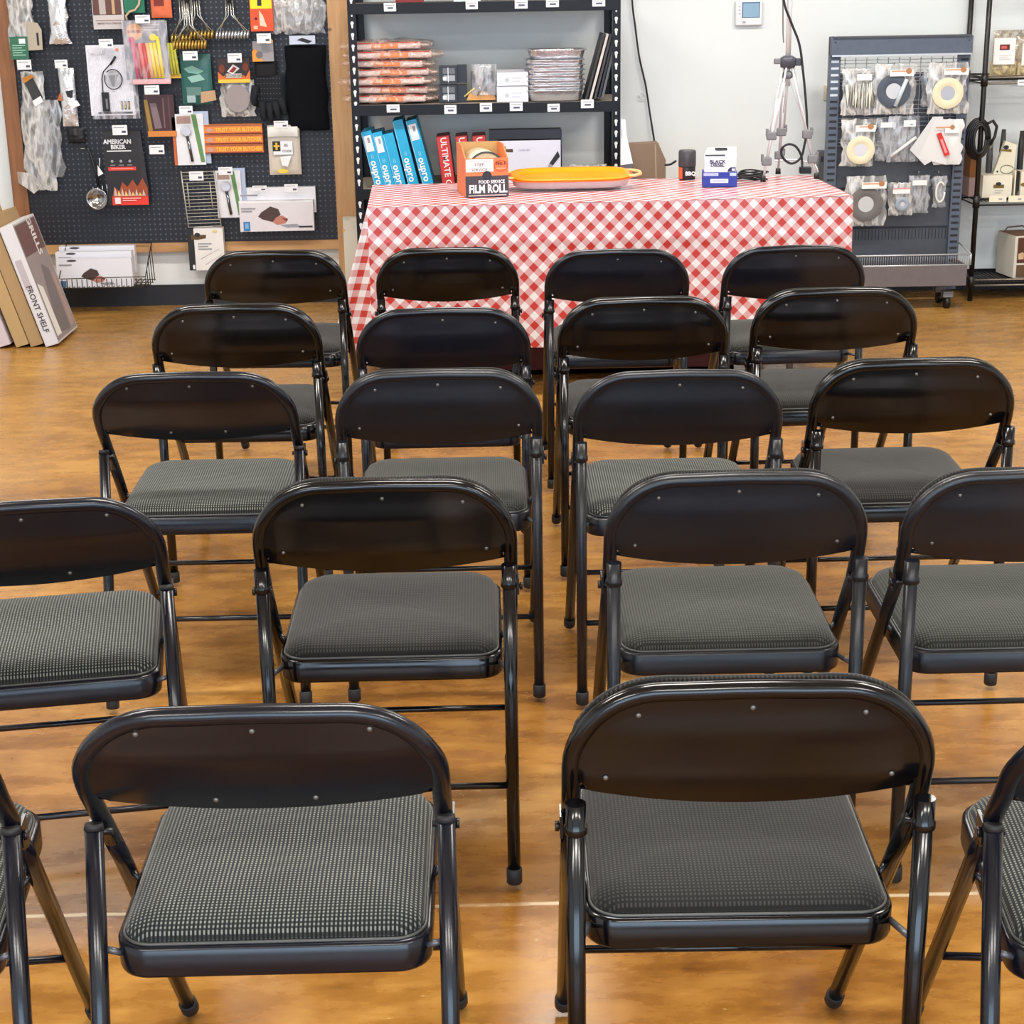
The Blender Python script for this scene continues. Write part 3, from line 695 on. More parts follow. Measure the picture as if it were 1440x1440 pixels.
# brisket knife box
def meat(p, x, y, s):
    q = lambda a, b: (x + a * s, y + b * s)
    p.shape([q(-14, 4), q(-9, -2), q(4, -10), q(15, -6), q(18, 2), q(12, 6), q(6, 12), q(-8, 8)], C(74, 56, 54)).shape([q(6, 12), q(12, 5), q(20, 3), q(28, 8), q(24, 14), q(12, 16)], C(186, 124, 108)).shape([q(18, 6), q(28, 8), q(26, 12)], C(120, 56, 50))
    p.shape([q(16, 16), q(40, 15), q(46, 19), q(26, 20)], C(150, 150, 158))
p = P('knife_box', 'long white box picturing sliced brisket and a blue square, hanging on the pegboard', 'box', (337, 262, 447, 325))
p.body(C(226, 226, 232, .4), .03, (340, 264, 446, 300), y0=.02).body(C(216, 212, 218, .4), .05, (339, 281, 443, 324), y0=-.025).rect(339, 281, 443, 284, WHITE); meat(p, 379, 299, 1.0)
p.rect(344, 310, 353, 323, C(50, 120, 184)).rect(346, 312, 351, 320, C(120, 170, 210)).lines(342, 290, 362, 297, 2).rect(422, 317, 441, 319, INK).lines(342, 271, 366, 276, 1).done()
p = P('slim_box', 'upright slim box, black spine and white face with a drawing, at pegboard bottom', 'box', (267, 321, 318, 380), Y=YI - .02)
p.body(C(30, 30, 32, .4), .05, (267, 321, 276, 380)).body(C(224, 222, 220, .45), .05, (276, 321, 317, 380)).shape([(272, 330), (293, 330), (293, 335), (280, 337), (272, 336)], C(90, 70, 40)).disc(281, 330, 4, INK, 3).lines(281, 341, 300, 352, 3).line([(284, 364), (310, 350), (314, 358), (290, 372)], GREYP, .0008, -.001).disc(306, 325, 3.5, C(222, 200, 140), 2).rect(272, 372, 275, 378, WHITE).done()
# wire basket with three white boxes
def basketbox(l, t, r, b, dy, label, pic=False):
    p = P('knife_box', label, 'box', (l, t, r, b), Y=YI - .04 + dy, group='white boxes in the wire basket')
    p.body(C(224, 224, 232, .4), .045).disc(l + 22, t + 2.2, 7, C(70, 66, 76), 1.5)
    if pic: meat(p, l + 45, t + 21, .8)
    p.lines(l + 4, t + 6, l + 22, t + 10, 1)
    if pic: p.rect(l + 4, b - 10, l + 12, b - 1, C(70, 110, 150))
    p.done()
basketbox(82, 364, 188, 404, -.10, 'front white box in the wire basket, picturing sliced meat', True)
basketbox(81, 354, 188, 394, -.03, 'middle white box in the wire basket')
basketbox(86, 346, 192, 384, .04, 'rear white box in the wire basket, touching the wooden rail')
bx = P('wire_basket', 'low black wire basket on the wall below the pegboard, holding white boxes', 'basket', (84, 346, 218, 406), Y=YI - .19)
BW_ = C(58, 50, 44, .35, .4)
def bl(pts): bx.m.tube([(bx.u(a), y, bx.v(b)) for a, b, y in pts], .0025, BW_, 6)
for k in range(17): bl([(88 + k * 7, 392, -.0), (88 + k * 7, 405, .0), (88 + k * 7, 403, .22)])
for zz in (391, 405): bl([(86, zz, 0), (206, zz - 1, 0)])
for yy, zz in ((.06, 404), (.12, 404), (.18, 403)): bl([(86, zz, yy), (210, zz, yy)])
for k, yy in enumerate((0, .05, .10, .15, .20)): bl([(206 + k * .4, 405, yy), (206, 392 - k * 9, yy)])
for q, dz in ((0, 0), (.5, 20)): bl([(206, 391, 0), (206, 372, .1), (206, 352, .22)])
bl([(84, 391, 0), (84, 350, .22)]); bl([(84, 350, .22), (206, 352, .22)])
bx.done()
p = P('slim_box', 'small white box leaning on the pine post behind the tablecloth', 'box', (488, 306, 507, 440), Y=YB - .10)
p.o.z = .001; p.h = A(496, 306, YB - .10).z; p.body(C(216, 210, 196, .5), .05).shape([(487, 308), (493, 306), (500, 308), (494, 311)], C(190, 188, 184)).disc(489, 325, 2, C(220, 190, 90)).done()
tagm = None

# ------------------------------------------------------------------ cartons leaning on the left
def lean_box(label, bx_px, w, depth, hgt, m_sp, m_side, y, deco=None, name='carton', lean=16):
    p0 = G(bx_px[0], bx_px[1], 0)
    root = MB(); a = R(lean)
    root.box((w / 2, depth / 2, hgt / 2), (w, depth, hgt), m_sp, bevel=.002)
    if deco:
        old = set(root.bm.verts); deco(root, w, depth, hgt)
        for v in root.bm.verts:
            if v not in old: v.co.x += w
    o = root.build(name, loc=(p0.x, y, 0.001), rot=(0, -a, 0))
    return tag(o, label, 'box', 'cartons leaning at the left edge')
def deco_shelf(mb, w, d, h):
    g1, g2, wt, br = C(176, 176, 184), C(120, 112, 114), C(226, 224, 222), C(112, 84, 84)
    f = lambda x, z, e=-.0012: (x, e, z)
    mb.poly([f(-w + .004, .004), f(-.004, .004), f(-.004, h - .004), f(-w + .004, h - .004)], C(206, 206, 212))
    mb.poly([f(-w * .8, h * .48, -.0018), f(-w * .3, h * .48, -.0018), f(-w * .3, h * .72, -.0018), f(-w * .8, h * .72, -.0018)], C(176, 170, 176))
    mb.text('FRONT SHELF', Matrix.Translation((-w * .52, -.0022, h * .31)) @ Matrix.Rotation(R(90), 4, 'Y') @ Matrix.Rotation(PI / 2, 4, 'X'), .036, C(70, 66, 70), .0008)
    s = lambda y, z, e=.0016: (e, y, z)
    mb.poly([s(.012, .01), s(d - .012, .01), s(d - .012, h - .01), s(.012, h - .01)], C(150, 140, 140))
    mb.poly([s(.02, h * .72, .0022), s(d - .02, h * .72, .0022), s(d - .02, h - .015, .0022), s(.02, h - .015, .0022)], br)
    mb.text('GRILLS', Matrix(((0, 0, 1, .003), (0, 1, 0, d * .66), (-1, 0, 0, h * .845), (0, 0, 0, 1))), .085, wt, .003, .72)
    mb.poly([s(.06, .04, .0022), s(d - .12, .02, .0022), s(d - .1, h * .55, .0022), s(d * .5, h * .62, .0022)], g2)
    mb.poly([s(.02, .03, .0028), s(.10, .03, .0028), s(.09, h * .45, .0028), s(.02, h * .5, .0028)], wt)
    mb.poly([s(d - .10, .03, .0028), s(d - .04, .03, .0028), s(d - .05, h * .5, .0028), s(d - .09, h * .52, .0028)], C(176, 150, 140))
KR = C(164, 136, 98, .8); KR2 = C(176, 148, 104, .8)
lean_box('white and grey carton lettered on its spine, front right of the leaning row', (68, 486), .062, .38, .565, C(206, 204, 206), None, 7.53, deco_shelf)
lean_box('plain brown cardboard carton, directly left of the lettered carton', (47, 486), .060, .38, .60, KR, None, 7.54)
lean_box('plain brown cardboard carton, third from the right of the leaning row', (26, 487), .060, .38, .64, KR2, None, 7.535)
lean_box('pale pinkish carton at the left edge of the photo', (0, 487), .066, .38, .50, C(198, 186, 192), None, 7.53)

# ------------------------------------------------------------------ black boltless shelving with its goods
SX0, SX1, SY0, SY1 = -.606, .640, 7.95, 8.50
SH = empty('shelving_unit', ((SX0 + SX1) / 2, SY0, 0), 'black slotted steel shelving against the wall behind the table', 'shelf')
SM = M_metalpaint('black_shelf_paint', (16, 18, 26), .42); SM.node_tree.nodes['Principled BSDF'].inputs['Specular IOR Level'].default_value = .25; HOLE = C(206, 208, 210, .7)
for x in (SX0, SX1):
    for y in (SY0, SY1):
        mb = MB(); sx = 1 if x < 0 else -1
        mb.box((x + sx * .019, y + (.001 if y == SY0 else -.001), 1.0), (.038, .003, 2.0), SM); mb.box((x + sx * .0015, y + (.019 if y == SY0 else -.019), 1.0), (.003, .038, 2.0), SM)
        for k in range(38):
            z = .05 + k * .0508; X = x + sx * .020
            mb.poly([(X - .006, y - .0012, z + .010), (X - .008, y - .0012, z + .018), (X - .004, y - .0012, z + .024), (X + .004, y - .0012, z + .024), (X + .008, y - .0012, z + .018), (X + .005, y - .0012, z + .010), (X + .003, y - .0012, z - .006), (X - .003, y - .0012, z - .006)], HOLE)
        under(mb.build('post'), SH)
s2 = A(700, 152, SY0).z; s1 = A(700, 9, SY0).z; LIP = .046
SHZ = (s1 + LIP * .5, s2 + LIP * .5, s2 - .36, .14, 1.92)
for z in SHZ:
    mb = MB(); mb.box(((SX0 + SX1) / 2, (SY0 + SY1) / 2, z - .008), (SX1 - SX0 - .01, SY1 - SY0 - .01, .012), C(150, 140, 128, .7))
    mb.box(((SX0 + SX1) / 2, SY0 - .004, z - LIP / 2), (SX1 - SX0 - .02, .006, LIP), SM); mb.box(((SX0 + SX1) / 2, SY0 + .012, z - LIP), (SX1 - SX0 - .02, .03, .004), SM)
    mb.box(((SX0 + SX1) / 2, SY1 - .01, z - LIP / 2), (SX1 - SX0 - .02, .006, LIP), SM)
    under(mb.build('shelf_board'), SH)
for z in (SHZ[0] - .02, SHZ[1] - .02):
    for x in (SX0 + .019, SX1 - .019):
        for y in (SY0 - .002,):
            mb = MB(); mb.lathe([(.001, -.003), (.006, -.002), (.008, 0), (.008, .002)], C(200, 204, 210, .3, .5), seg=10); o = mb.build('rivet'); o.location = (x, y, z); o.rotation_euler = (-PI / 2 + PI, 0, 0); under(o, SH)
ZS = SHZ[1]
def shelf_tag(l, t, r, b, what):
    p = Pack('shelf_label', 'white price label on the black shelf lip, ' + what, 'label', (l, t, r, b), SY0 - .014, group='price labels on the shelving')
    p.body(TAGM, .004).lines(l + 2, t + 2, r - 2, t + 5, 1).rect(l + 5, (t + b) / 2, r - 4, (t + b) / 2 + 2.6, C(84, 84, 104)).done()
for a in [(540, 4, 557, 16, 'upper shelf, farthest left'), (655, 1, 672, 13, 'upper shelf, second from left'), (724, 0, 742, 12, 'upper shelf, third from left'), (768, -1, 786, 10, 'upper shelf, fourth from left'), (833, -2, 851, 9, 'upper shelf, farthest right'),
          (544, 147, 562, 158, 'under the orange packets'), (625, 148, 642, 160, 'under the small black boxes'), (675, 145, 692, 157, 'under the orange and black pouch'), (717, 144, 735, 156, 'under the two white boxes'), (770, 146, 787, 157, 'under the foil trays'), (817, 140, 835, 152, 'under the leaning grill mats')]:
    shelf_tag(*a)
def Sp(name, label, cat, box, Y, **k): return Pack(name, label, cat, box, Y, **k)
p = Sp('spice_box', 'dark red box on the upper shelf, only its foot showing', 'box', (556, -40, 595, 3), SY0 + .12); p.o.z = SHZ[0]; p.body(C(120, 34, 36), .12).rect(556, -6, 595, -2, C(160, 60, 50)).done()
p = Sp('spice_box', 'pale blue box on the upper shelf, only its foot showing', 'box', (638, -30, 676, 2), SY0 + .08); p.o.z = SHZ[0]; p.body(C(196, 214, 222), .12).done()
# stack of orange packets
n = 7
for k in range(n):
    zt = ZS + .003 + k * .0395; cx = -.33 + [.0, .012, -.006, .014, .0, .022, -.012][k]
    nm = ('bottom', 'second', 'third', 'fourth', 'fifth', 'sixth', 'top')[k]
    w, d, hh = .45 + .02 * math.sin(k * 4.1), .34, .040
    root = empty('orange_packet', (cx - .10, SY0 + .19 + .012 * math.sin(k * 2.3), zt), 'flat clear-wrapped orange packet, %s of the stack on the shelf' % (nm if nm in ('bottom', 'top') else nm + ' from bottom'), 'package', 'flat orange packets stacked on the shelf')
    m = MB(); sd = Vector((k * 3.1, k * 1.7, 0))
    m.box((0, 0, hh / 2), (w * .74, d * .8, hh * .72), C(206, 190, 190, .5), bevel=.006)
    m.box((0.0, -d * .401, hh / 2), (w * .28, .003, hh * .5), C(224, 118, 36), bevel=.0005)
    m.box((.0, -d * .4, hh * .86), (w * .70, .004, hh * .10), C(170, 50, 38))
    m.build('sleeve', root)
    m = MB()
    def fn(a, b, sd=sd):
        ang = 2 * PI * b; x = (a - .5) * w; e = (4 * a * (1 - a)) ** .35 if 0 < a < 1 else 0
        nn = mnoise.noise(sd + Vector((a * 9, math.cos(ang) * 2, math.sin(ang) * 2)))
        return (x, math.cos(ang) * (d * .455 * (.78 + .28 * e) + .012 * nn), hh / 2 + math.sin(ang) * hh * .74 * max(.40, e) * (1 + .35 * nn) + (.008 * nn if e < .5 else 0))
    m.grid(fn, 24, 18, FILMO); o = m.build('clear_wrap', root)
    root.rotation_euler = (0, R(.9 * math.sin(k * 1.9)), R(3 * math.sin(k * 2.7)))
# small black boxes
for k, (l, t, r, b, nm) in enumerate([(618, 92, 643, 117, 'upper left'), (618, 118, 643, 143, 'lower left'), (643, 93, 657, 118, 'upper right'), (643, 119, 657, 143, 'lower right')]):
    Yk = SY0 + .06 + (.0 if k < 2 else .05)
    p = Sp('small_black_box', 'small black box with a grey label, %s of the four stacked' % nm, 'box', (l, t, r, b), Yk, group='small black boxes on the shelf')
    if k % 2: p.o.z = ZS + .001
    else: p.o.z = ZS + .003 + A(l, 117, Yk).z - A(l, 143, Yk).z
    p.body(C(32, 32, 36, .35), .08)
    if k < 2: p.rect(l + 5, t + 3, r - 3, t + 11, C(96, 100, 108)).rect(l + 6, t + 13, r - 3, b - 4, C(150, 154, 164)).rect(l + 12, t + 2, l + 13, b - 2, C(220, 220, 226)).rect(l + 5, t + 15, l + 10, b - 5, C(230, 230, 236))
    p.done()
p = Sp('orange_pouch', 'black pouch with an orange base and tools inside, in clear wrap', 'package', (654, 94, 700, 145), SY0 + .08); p.o.z = ZS + .001
p.body(C(40, 40, 46, .4), .05, (663, 103, 695, 143), y0=.03).shape([(656, 143), (660, 134), (672, 128), (684, 131), (696, 137), (697, 143)], C(226, 164, 100), .03).shape([(671, 100), (678, 98), (678, 132), (672, 132)], C(168, 88, 54), .006).line([(653, 137), (668, 125)], C(214, 190, 120), .004, -.012).line([(672, 136), (676, 126), (673, 122)], STEEL, .004, -.014).bag(FILM, .03, 31, box=(664, 92, 699, 136)).done()
for k, (t, b) in enumerate(((101, 121), (122, 144))):
    p = Sp('white_carton', 'plain white carton with faint print, %s of two on the shelf' % ('upper', 'lower')[k], 'box', (699, t, 743, b), SY0 + .05, group='white cartons on the shelf')
    hh = p.h; p.o.z = ZS + .001 if k else ZS + .003 + A(700, 122, SY0 + .05).z - A(700, 144, SY0 + .05).z
    p.body(C(222, 222, 232, .5), .20).rect(699, t, 743, t + 1, GREYP).disc(713, (t + b) / 2 + 2, 3.2, C(180, 182, 194)).lines(720, (t + b) / 2 - 3, 735, (t + b) / 2 + 6, 2, C(196, 198, 210)).done()
# foil trays
ctr = A(780, 143, SY0 + .14)
tz = [0, .030, .0435, .057, .0705, .084, .100, .130]
nm = ['bottom', 'second', 'third', 'fourth', 'fifth', 'sixth', 'seventh', 'top']
for k in range(8):
    m = MB(); ww, dd, hh = .135, .12, .050
    if k == 7: hh = .060; 
    prof = [(0, .0), (.84, 0), (.86, .002), (.97, hh - .006), (.975, hh - .002), (1.04, hh), (1.05, hh - .003)]
    n_ = 40
    def sq(k_, s_, a): 
        e = .32; c_, s2_ = math.cos(a), math.sin(a)
        return (math.copysign(abs(c_) ** e, c_) * ww * s_, math.copysign(abs(s2_) ** e, s2_) * dd * s_)
    rings = []
    for q, (s_, z_) in enumerate(prof):
        rings.append([m.bm.verts.new((*[v * (1 + (.012 * math.sin(24 * 2 * PI * j / n_) if 1 < q < 4 else 0)) for v in sq(k, max(s_, .001), 2 * PI * j / n_)], z_)) for j in range(n_)])
    fs = []
    for a, b in zip(rings, rings[1:]):
        for j in range(n_): fs.append(m.bm.faces.new((a[j], a[(j + 1) % n_], b[(j + 1) % n_], b[j])))
    m._set(fs, FOIL, True)
    o = m.build('foil_tray', loc=(ctr.x + (.008 * (k == 7)), SY0 + .15, ZS + .002 + k * .0225 + (.012 if k == 7 else 0)), rot=(0, 0, R(1.5 * (k % 3 - 1))))
    tag(o, 'silver foil tray, %s of the nested stack' % (nm[k] if k in (0, 7) else nm[k] + ' from bottom'), 'tray', 'foil trays stacked on the shelf')
# leaning dark mats
for k, (c, x0) in enumerate(((C(46, 44, 46, .5), 0), (C(196, 190, 184, .5), .020), (C(60, 58, 62, .5), .040), (C(36, 38, 46, .5), .058), (C(90, 92, 98, .5), .074))):
    p0 = A(824, 140, SY0 + .03)
    m = MB(); m.box((0, .11, .155), (.012, .22, .31 - .006 * k), c, bevel=.002)
    o = m.build('grill_mat', loc=(p0.x + x0, SY0 + .03, ZS + .002), rot=(0, R(16 - k * .6), 0))
    tag(o, ('dark flat pan box, leftmost of the five leaning at the shelf end', 'pale grey flat box among the dark ones leaning at the shelf end', 'dark grey flat box just right of the pale leaning one', 'blue-black flat box, fourth of the leaning five', 'grey flat box of the leaning five, nearest the post')[k], 'box', 'flat boxes leaning at the shelf end')
# teal boxes on the lower shelf
Z3 = SHZ[2]
TEAL, TEALD = C(30, 158, 204, .4), C(20, 120, 165, .4)
spec = [((507, 186), 22, .050, True, .30, 12.5, 'leftmost of five'), ((523, 187), 24, .046, True, .30, 12, 'second from left'), ((538, 189), 30, .050, False, .30, 12, 'third from left, no label'), ((551, 170), 40, .050, False, .37, 12.5, 'fourth from left, the tallest'), ((570, 170), 20, .052, True, .36, 13.5, 'rightmost of five')]
for k, ((px, py), _, w, lab, hh, lean, nmx) in enumerate(spec):
    Yk = SY0 + .04 + .004 * k; top = A(px, py, Yk); a = R(lean)
    L = (top.z - Z3 - .004) / math.cos(a); bx0 = top.x + L * math.sin(a)
    m = MB(); m.box((w / 2, .12, L / 2), (w, .24, L), TEAL, bevel=.002)
    m.poly([(0.002, -.0006, .01), (.004, -.0006, .01), (.004, -.0006, L - .004), (.002, -.0006, L - .004)], C(170, 214, 232))
    if lab: m.poly([(.007, -.0012, L - .095), (w - .008, -.0012, L - .095), (w - .008, -.0012, L - .02), (.007, -.0012, L - .02)], WHITE); m.poly([(w * .45, -.0018, L - .055), (w * .68, -.0018, L - .055), (w * .68, -.0018, L - .03), (w * .45, -.0018, L - .03)], GREYP)
    zt = (.195, .21, .185, .215, .215)[k]
    m.text('oupro', Matrix.Translation((w * .5, -.0014, L - zt + (.0 if k < 2 else -.02))) @ Matrix.Rotation(R(90), 4, 'Y') @ Matrix.Rotation(PI / 2, 4, 'X'), .046, WHITE, .0011)
    m.text('8', Matrix.Translation((w * .5, -.0014, L - zt + .075 + (.0 if k < 2 else -.02))) @ Matrix.Rotation(PI / 2, 4, 'X'), .03, C(120, 196, 222), .0)
    o = m.build('teal_box', loc=(bx0, Yk, Z3 + .002), rot=(0, -a, 0))
    tag(o, 'bright teal box with white lettering on its spine, ' + nmx, 'box', 'teal boxes on the lower shelf')
for k, px in enumerate((613, 640, 664)):
    Yk = SY0 + .05; top = A(px, 192 - k * .5, Yk); a = R(6 - k); L = (top.z - Z3 - .004) / math.cos(a); w = (.062, .056, .062)[k]
    m = MB(); m.box((w / 2, .10, L / 2), (w, .20, L), C(128, 30, 36, .4), bevel=.002)
    m.poly([(.003, -.0006, .004), (w - .003, -.0006, .004), (w - .003, -.0006, L - .004), (.003, -.0006, L - .004)], C(186, 52, 52, .4))
    m.text('ULTIMATE GRILL', Matrix.Translation((w * .5, -.0014, L - .155)) @ Matrix.Rotation(R(90), 4, 'Y') @ Matrix.Rotation(PI / 2, 4, 'X'), .040, C(236, 214, 214), .0006)
    tag(m.build('red_box', loc=(top.x + L * math.sin(a), Yk, Z3 + .002), rot=(0, -a, 0)), 'dark red box with white lettering down its spine, ' + ('leftmost, whole title in view', 'middle of three', 'rightmost, behind the film roll box')[k], 'box', 'red boxes on the lower shelf')
p = Sp('white_knife_box', 'wide white box with a black top band and a knife picture', 'box', (689, 182, 791, 262), SY0 + .06); p.o.z = Z3 + .002; p.h = A(740, 182, SY0 + .06).z - p.o.z
bh = 182 + (262 - 182)
p.body(C(30, 30, 38, .35), .08, (689, 182, 790, 198)).body(C(210, 210, 226, .5), .08, (700, 196, 789, 262)).line([(790, 183), (790, 245)], C(40, 40, 70), .003, -.002)
p.shape([(704, 210), (722, 210), (722, 215), (706, 214)], C(80, 62, 44)).disc(708, 208, 4, INK, 3).txt('CHEF SET', 738, 212, 3, C(150, 150, 166)).shape([(785, 214), (788, 222), (778, 235), (773, 232)], INK).shape([(773, 232), (778, 235), (770, 247), (766, 247)], C(150, 150, 160)).done()
p = Sp('plastic_bag', 'crumpled clear bag lying on the lower shelf behind the orange platter', 'bag', (800, 232, 852, 262), SY0 + .08); p.o.z = Z3 + .002; p.h = A(820, 233, SY0 + .08).z - p.o.z; p.bag(FILM2, .12, 33, amp=.7, edge=1).done()

# ------------------------------------------------------------------ the table under its checked cloth
TX0, TX1, TY0, TY1, TZ = -.455, 1.405, 6.47, 7.20, .74
tr = R(2.0)
TBL = empty('folding_table', ((TX0 + TX1) / 2, (TY0 + TY1) / 2, 0), 'folding table hidden under the red and white checked cloth', 'table'); TBL.rotation_euler = (0, 0, tr)
TL, TD = TX1 - TX0, TY1 - TY0
mb = MB(); mb.box((0, 0, TZ - .03), (TL - .02, TD - .02, .045), C(200, 200, 196, .5), bevel=.008); mb.build('tabletop', TBL)
for sx in (-1, 1):
    for sy in (-1, 1):
        mb = MB(); mb.tube([(sx * (TL / 2 - .2), sy * (TD / 2 - .08), TZ - .05), (sx * (TL / 2 - .2), sy * (TD / 2 - .08), 0)], .014, C(120, 122, 126, .4, .5), 10); mb.build('leg', TBL)
def M_check():
    t = NT('red_gingham'); uv = t.n('ShaderNodeUVMap'); U, V, _ = t.xyz(uv.outputs[0])[:3]
    pch = .0525
    fr = lambda x: t.math('LESS_THAN', t.math('FRACT', t.math('DIVIDE', x, pch)), .5)
    a, b = fr(U), fr(V); s = t.math('ADD', a, b)
    one = t.math('GREATER_THAN', s, .5); two = t.math('GREATER_THAN', s, 1.5)
    c = t.mix(one, (222, 220, 226), (202, 156, 160)); c = t.mix(two, c, (182, 46, 36))
    t.l(c, t.p.inputs['Base Color']); t.p.inputs['Roughness'].default_value = .28; t.p.inputs['Specular IOR Level'].default_value = .6
    co = t.coord(); t.bump(t.noise(t.vec(co, (1, 1, .5)), 9, 3), .22, .012); return t.m
def cloth():
    mb = MB(); GM = M_check(); mb.mi(GM); bm = mb.bm; uvl = bm.loops.layers.uv.new('UVMap')
    c45 = math.sqrt(.5); rot = lambda x, y: ((x * c45 + y * c45), (-x * c45 + y * c45))
    def sheet(fn, uvf, nu, nv):
        vs = [[bm.verts.new(fn(i / nu, j / nv)) for j in range(nv + 1)] for i in range(nu + 1)]
        for i in range(nu):
            for j in range(nv):
                f = bm.faces.new((vs[i][j], vs[i + 1][j], vs[i + 1][j + 1], vs[i][j + 1])); f.smooth = True
                for lp, (a, b) in zip(f.loops, ((i, j), (i + 1, j), (i + 1, j + 1), (i, j + 1))): lp[uvl].uv = uvf(a / nu, b / nv)
    hx, hy = TL / 2 + .006, TD / 2 + .006; z0 = TZ + .004; drop = .55
    nz = lambda x, y, s=1: mnoise.noise(Vector((x * s, y * s, 2.2)))
    sheet(lambda a, b: (-hx + 2 * hx * a, -hy + 2 * hy * b, z0 + .0015 * nz(a * 12, b * 5)), lambda a, b: rot(2 * hx * a, 2 * hy * b), 40, 16)
    def front(a, b):                      # b: 0 hem .. 1 table edge
        d = (1 - b) * drop; x = -hx + 2 * hx * a
        y = -hy - .006 - d * .05 - .014 * (1 - b) * math.sin(a * 17 + 1.5) - .010 * (1 - b) * nz(a * 9, b * 2)
        z = z0 - d; flare = max(0, .10 - a) / .10
        y += flare * d * .02
        # the crease where the folded cloth bends
        y -= .004 * math.exp(-((d - .14) / .012) ** 2)
        return (x, y, z - .004 * (b < 1) * 0)
    sheet(front, lambda a, b: rot(2 * hx * a, -(1 - b) * drop), 90, 30)
    sheet(lambda a, b: (lambda q: (-q[0], hy + .008 + (1 - b) * .02, q[2]))(front(1 - a, b)), lambda a, b: rot(2 * hx * (1 - a), 2 * hy + (1 - b) * drop), 40, 10)
    for sg in (-1, 1):
        def side(a, b, sg=sg):            # a runs front to back for the left end
            if sg > 0: a = 1 - a
            d = (1 - b) * drop; y = -hy + 2 * hy * a
            if sg < 0:
                f0 = Vector(front(0, b)); wd = .30 * d
                if a <= .125: t = a / .125; return (f0.x - wd * t, f0.y + .02 * math.sin(PI * t) * (1 - b) + .03 * t * (1 - b), z0 - d)
                t = (a - .125) / .875; q = min(1, t * 3)
                return (-hx - wd * (1 - .45 * q) - .014 * (1 - b) * math.sin(t * 20), f0.y + (hy * 2 + .01) * t + .03 * (1 - b) * (1 - t), z0 - d)
            x = hx + .004 + .02 * d + .016 * (1 - b) * math.sin(a * 26)
            f0 = front(1, b); w = max(0, 1 - a / .08) if a < .08 else 0
            p = Vector((x, y, z0 - d))
            return p.lerp(Vector(f0), w) if w else p
        def suv(a, b):
            a = 1 - a; d = (1 - b) * drop; wd = .30 * d
            u = -(1 - a / .125) * wd if a <= .125 else (a - .125) / .875 * TD
            return (u, -d)
        if sg < 0: sheet(lambda a, b: side(1 - a, b), suv, 40, 20)
        else: sheet(lambda a, b: side(1 - a, b), lambda a, b: rot(a * TD, -(1 - b) * drop), 36, 20)
    for v in bm.verts: pass
    bmesh.ops.remove_doubles(bm, verts=bm.verts, dist=.0015)
    o = mb.build('tablecloth', loc=TBL.location, rot=(0, 0, tr))
    tag(o, 'red and white checked tablecloth hanging from the table to near the floor', 'tablecloth')
cloth()
def onT(px, py):                          # a spot on the cloth top
    return G(px, py, TZ + .006)
# maroon crate below
a0, a1 = G(700, 514), G(1034, 500)
mb = MB(); MAR = C(96, 36, 34, .5); w = a1.x - a0.x
ymid = 6.90
def crate(x0, x1, y0, y1, z1, lab):
    r = empty('storage_bin', ((x0 + x1) / 2, (y0 + y1) / 2, 0), lab, 'bin')
    w, d = x1 - x0, y1 - y0
    mb = MB(); mb.box((0, 0, .01), (w, d, .02), MAR)
    for s in (-1, 1): mb.box((s * (w / 2 - .006), 0, z1 / 2), (.012, d, z1), MAR); mb.box((0, s * (d / 2 - .006), z1 / 2), (w, .012, z1), MAR)
    mb.build('bin_body', r)
    mb = MB(); mb.box((0, 0, z1 + .008), (w + .02, d + .02, .022), C(84, 30, 28, .45), bevel=.005); mb.build('lid', r)
crate(-.10, 1.02, 6.78, 7.10, .30, 'low maroon storage bin standing on the floor under the table')

# ---- things on the table
# film roll box
p0 = onT(684, 277); w = .172
fr = empty('film_roll_box', (p0.x + .004, p0.y - .0, TZ + .0065), 'orange and black carton of food film standing open on the table left end', 'box'); fr.rotation_euler = (0, 0, R(9))
OR_ = C(222, 122, 74, .5); DK = C(62, 58, 66, .5); k1 = .0029
mb = MB(); hf, hb, d = .150, .195, .23
mb.box((0, .003, hf / 2), (w, .006, hf), OR_); mb.box((0, d - .003, hb / 2), (w, .006, hb), CARD)
for s in (-1, 1): mb.prism([(s * (w / 2 - .005), .006, 0), (s * (w / 2 - .005), d - .006, 0), (s * (w / 2 - .005), d - .006, hb), (s * (w / 2 - .005), .10, hb), (s * (w / 2 - .005), .006, hf)], (s * .005, 0, 0), OR_)
mb.box((0, d / 2, .003), (w - .01, d - .01, .006), CARD)
def fq(x0, z0, x1, z1, m, e): mb.poly([(x0, -e, z0), (x1, -e, z0), (x1, -e, z1), (x0, -e, z1)], m)
fq(-w / 2, 0, w / 2, .082, DK, .0006); fq(-w / 2 + .003, .098, .026, .147, C(232, 226, 226), .0006)
fq(-w / 2 + .01, .004, w / 2 - .01, .008, C(190, 180, 180), .0012)
tm = lambda x, z: Matrix.Translation((x, -.0016, z)) @ Matrix.Rotation(PI / 2, 4, 'X')
mb.text('FILM ROLL', tm(.003, .030), .044, WHITE, .0016, .74); mb.text('FOOD SERVICE', tm(.018, .058), .018, WHITE, .0005, .86)
mb.text('STEP', tm(-.03, .126), .016, INK, 0, 1.2); mb.text('TO', tm(-.03, .117), .007, INK); mb.text('SERVICE', tm(-.03, .106), .016, INK, 0, 1.1)
mb.text('No.1', tm(.056, .129), .02, C(120, 40, 36), .0006); 
for rr in (.026,): 
    mb.tube([(.056 + rr * math.cos(a), -.001, .120 + .8 * rr * math.sin(a)) for a in [2 * PI * k / 24 for k in range(24)]], .0012, C(196, 70, 50), 5, closed=True)
fq(.034, .106, .078, .112, C(232, 150, 120), .0011); fq(-w / 2 + .012, .139, .016, .1405, GREYP, .0012)
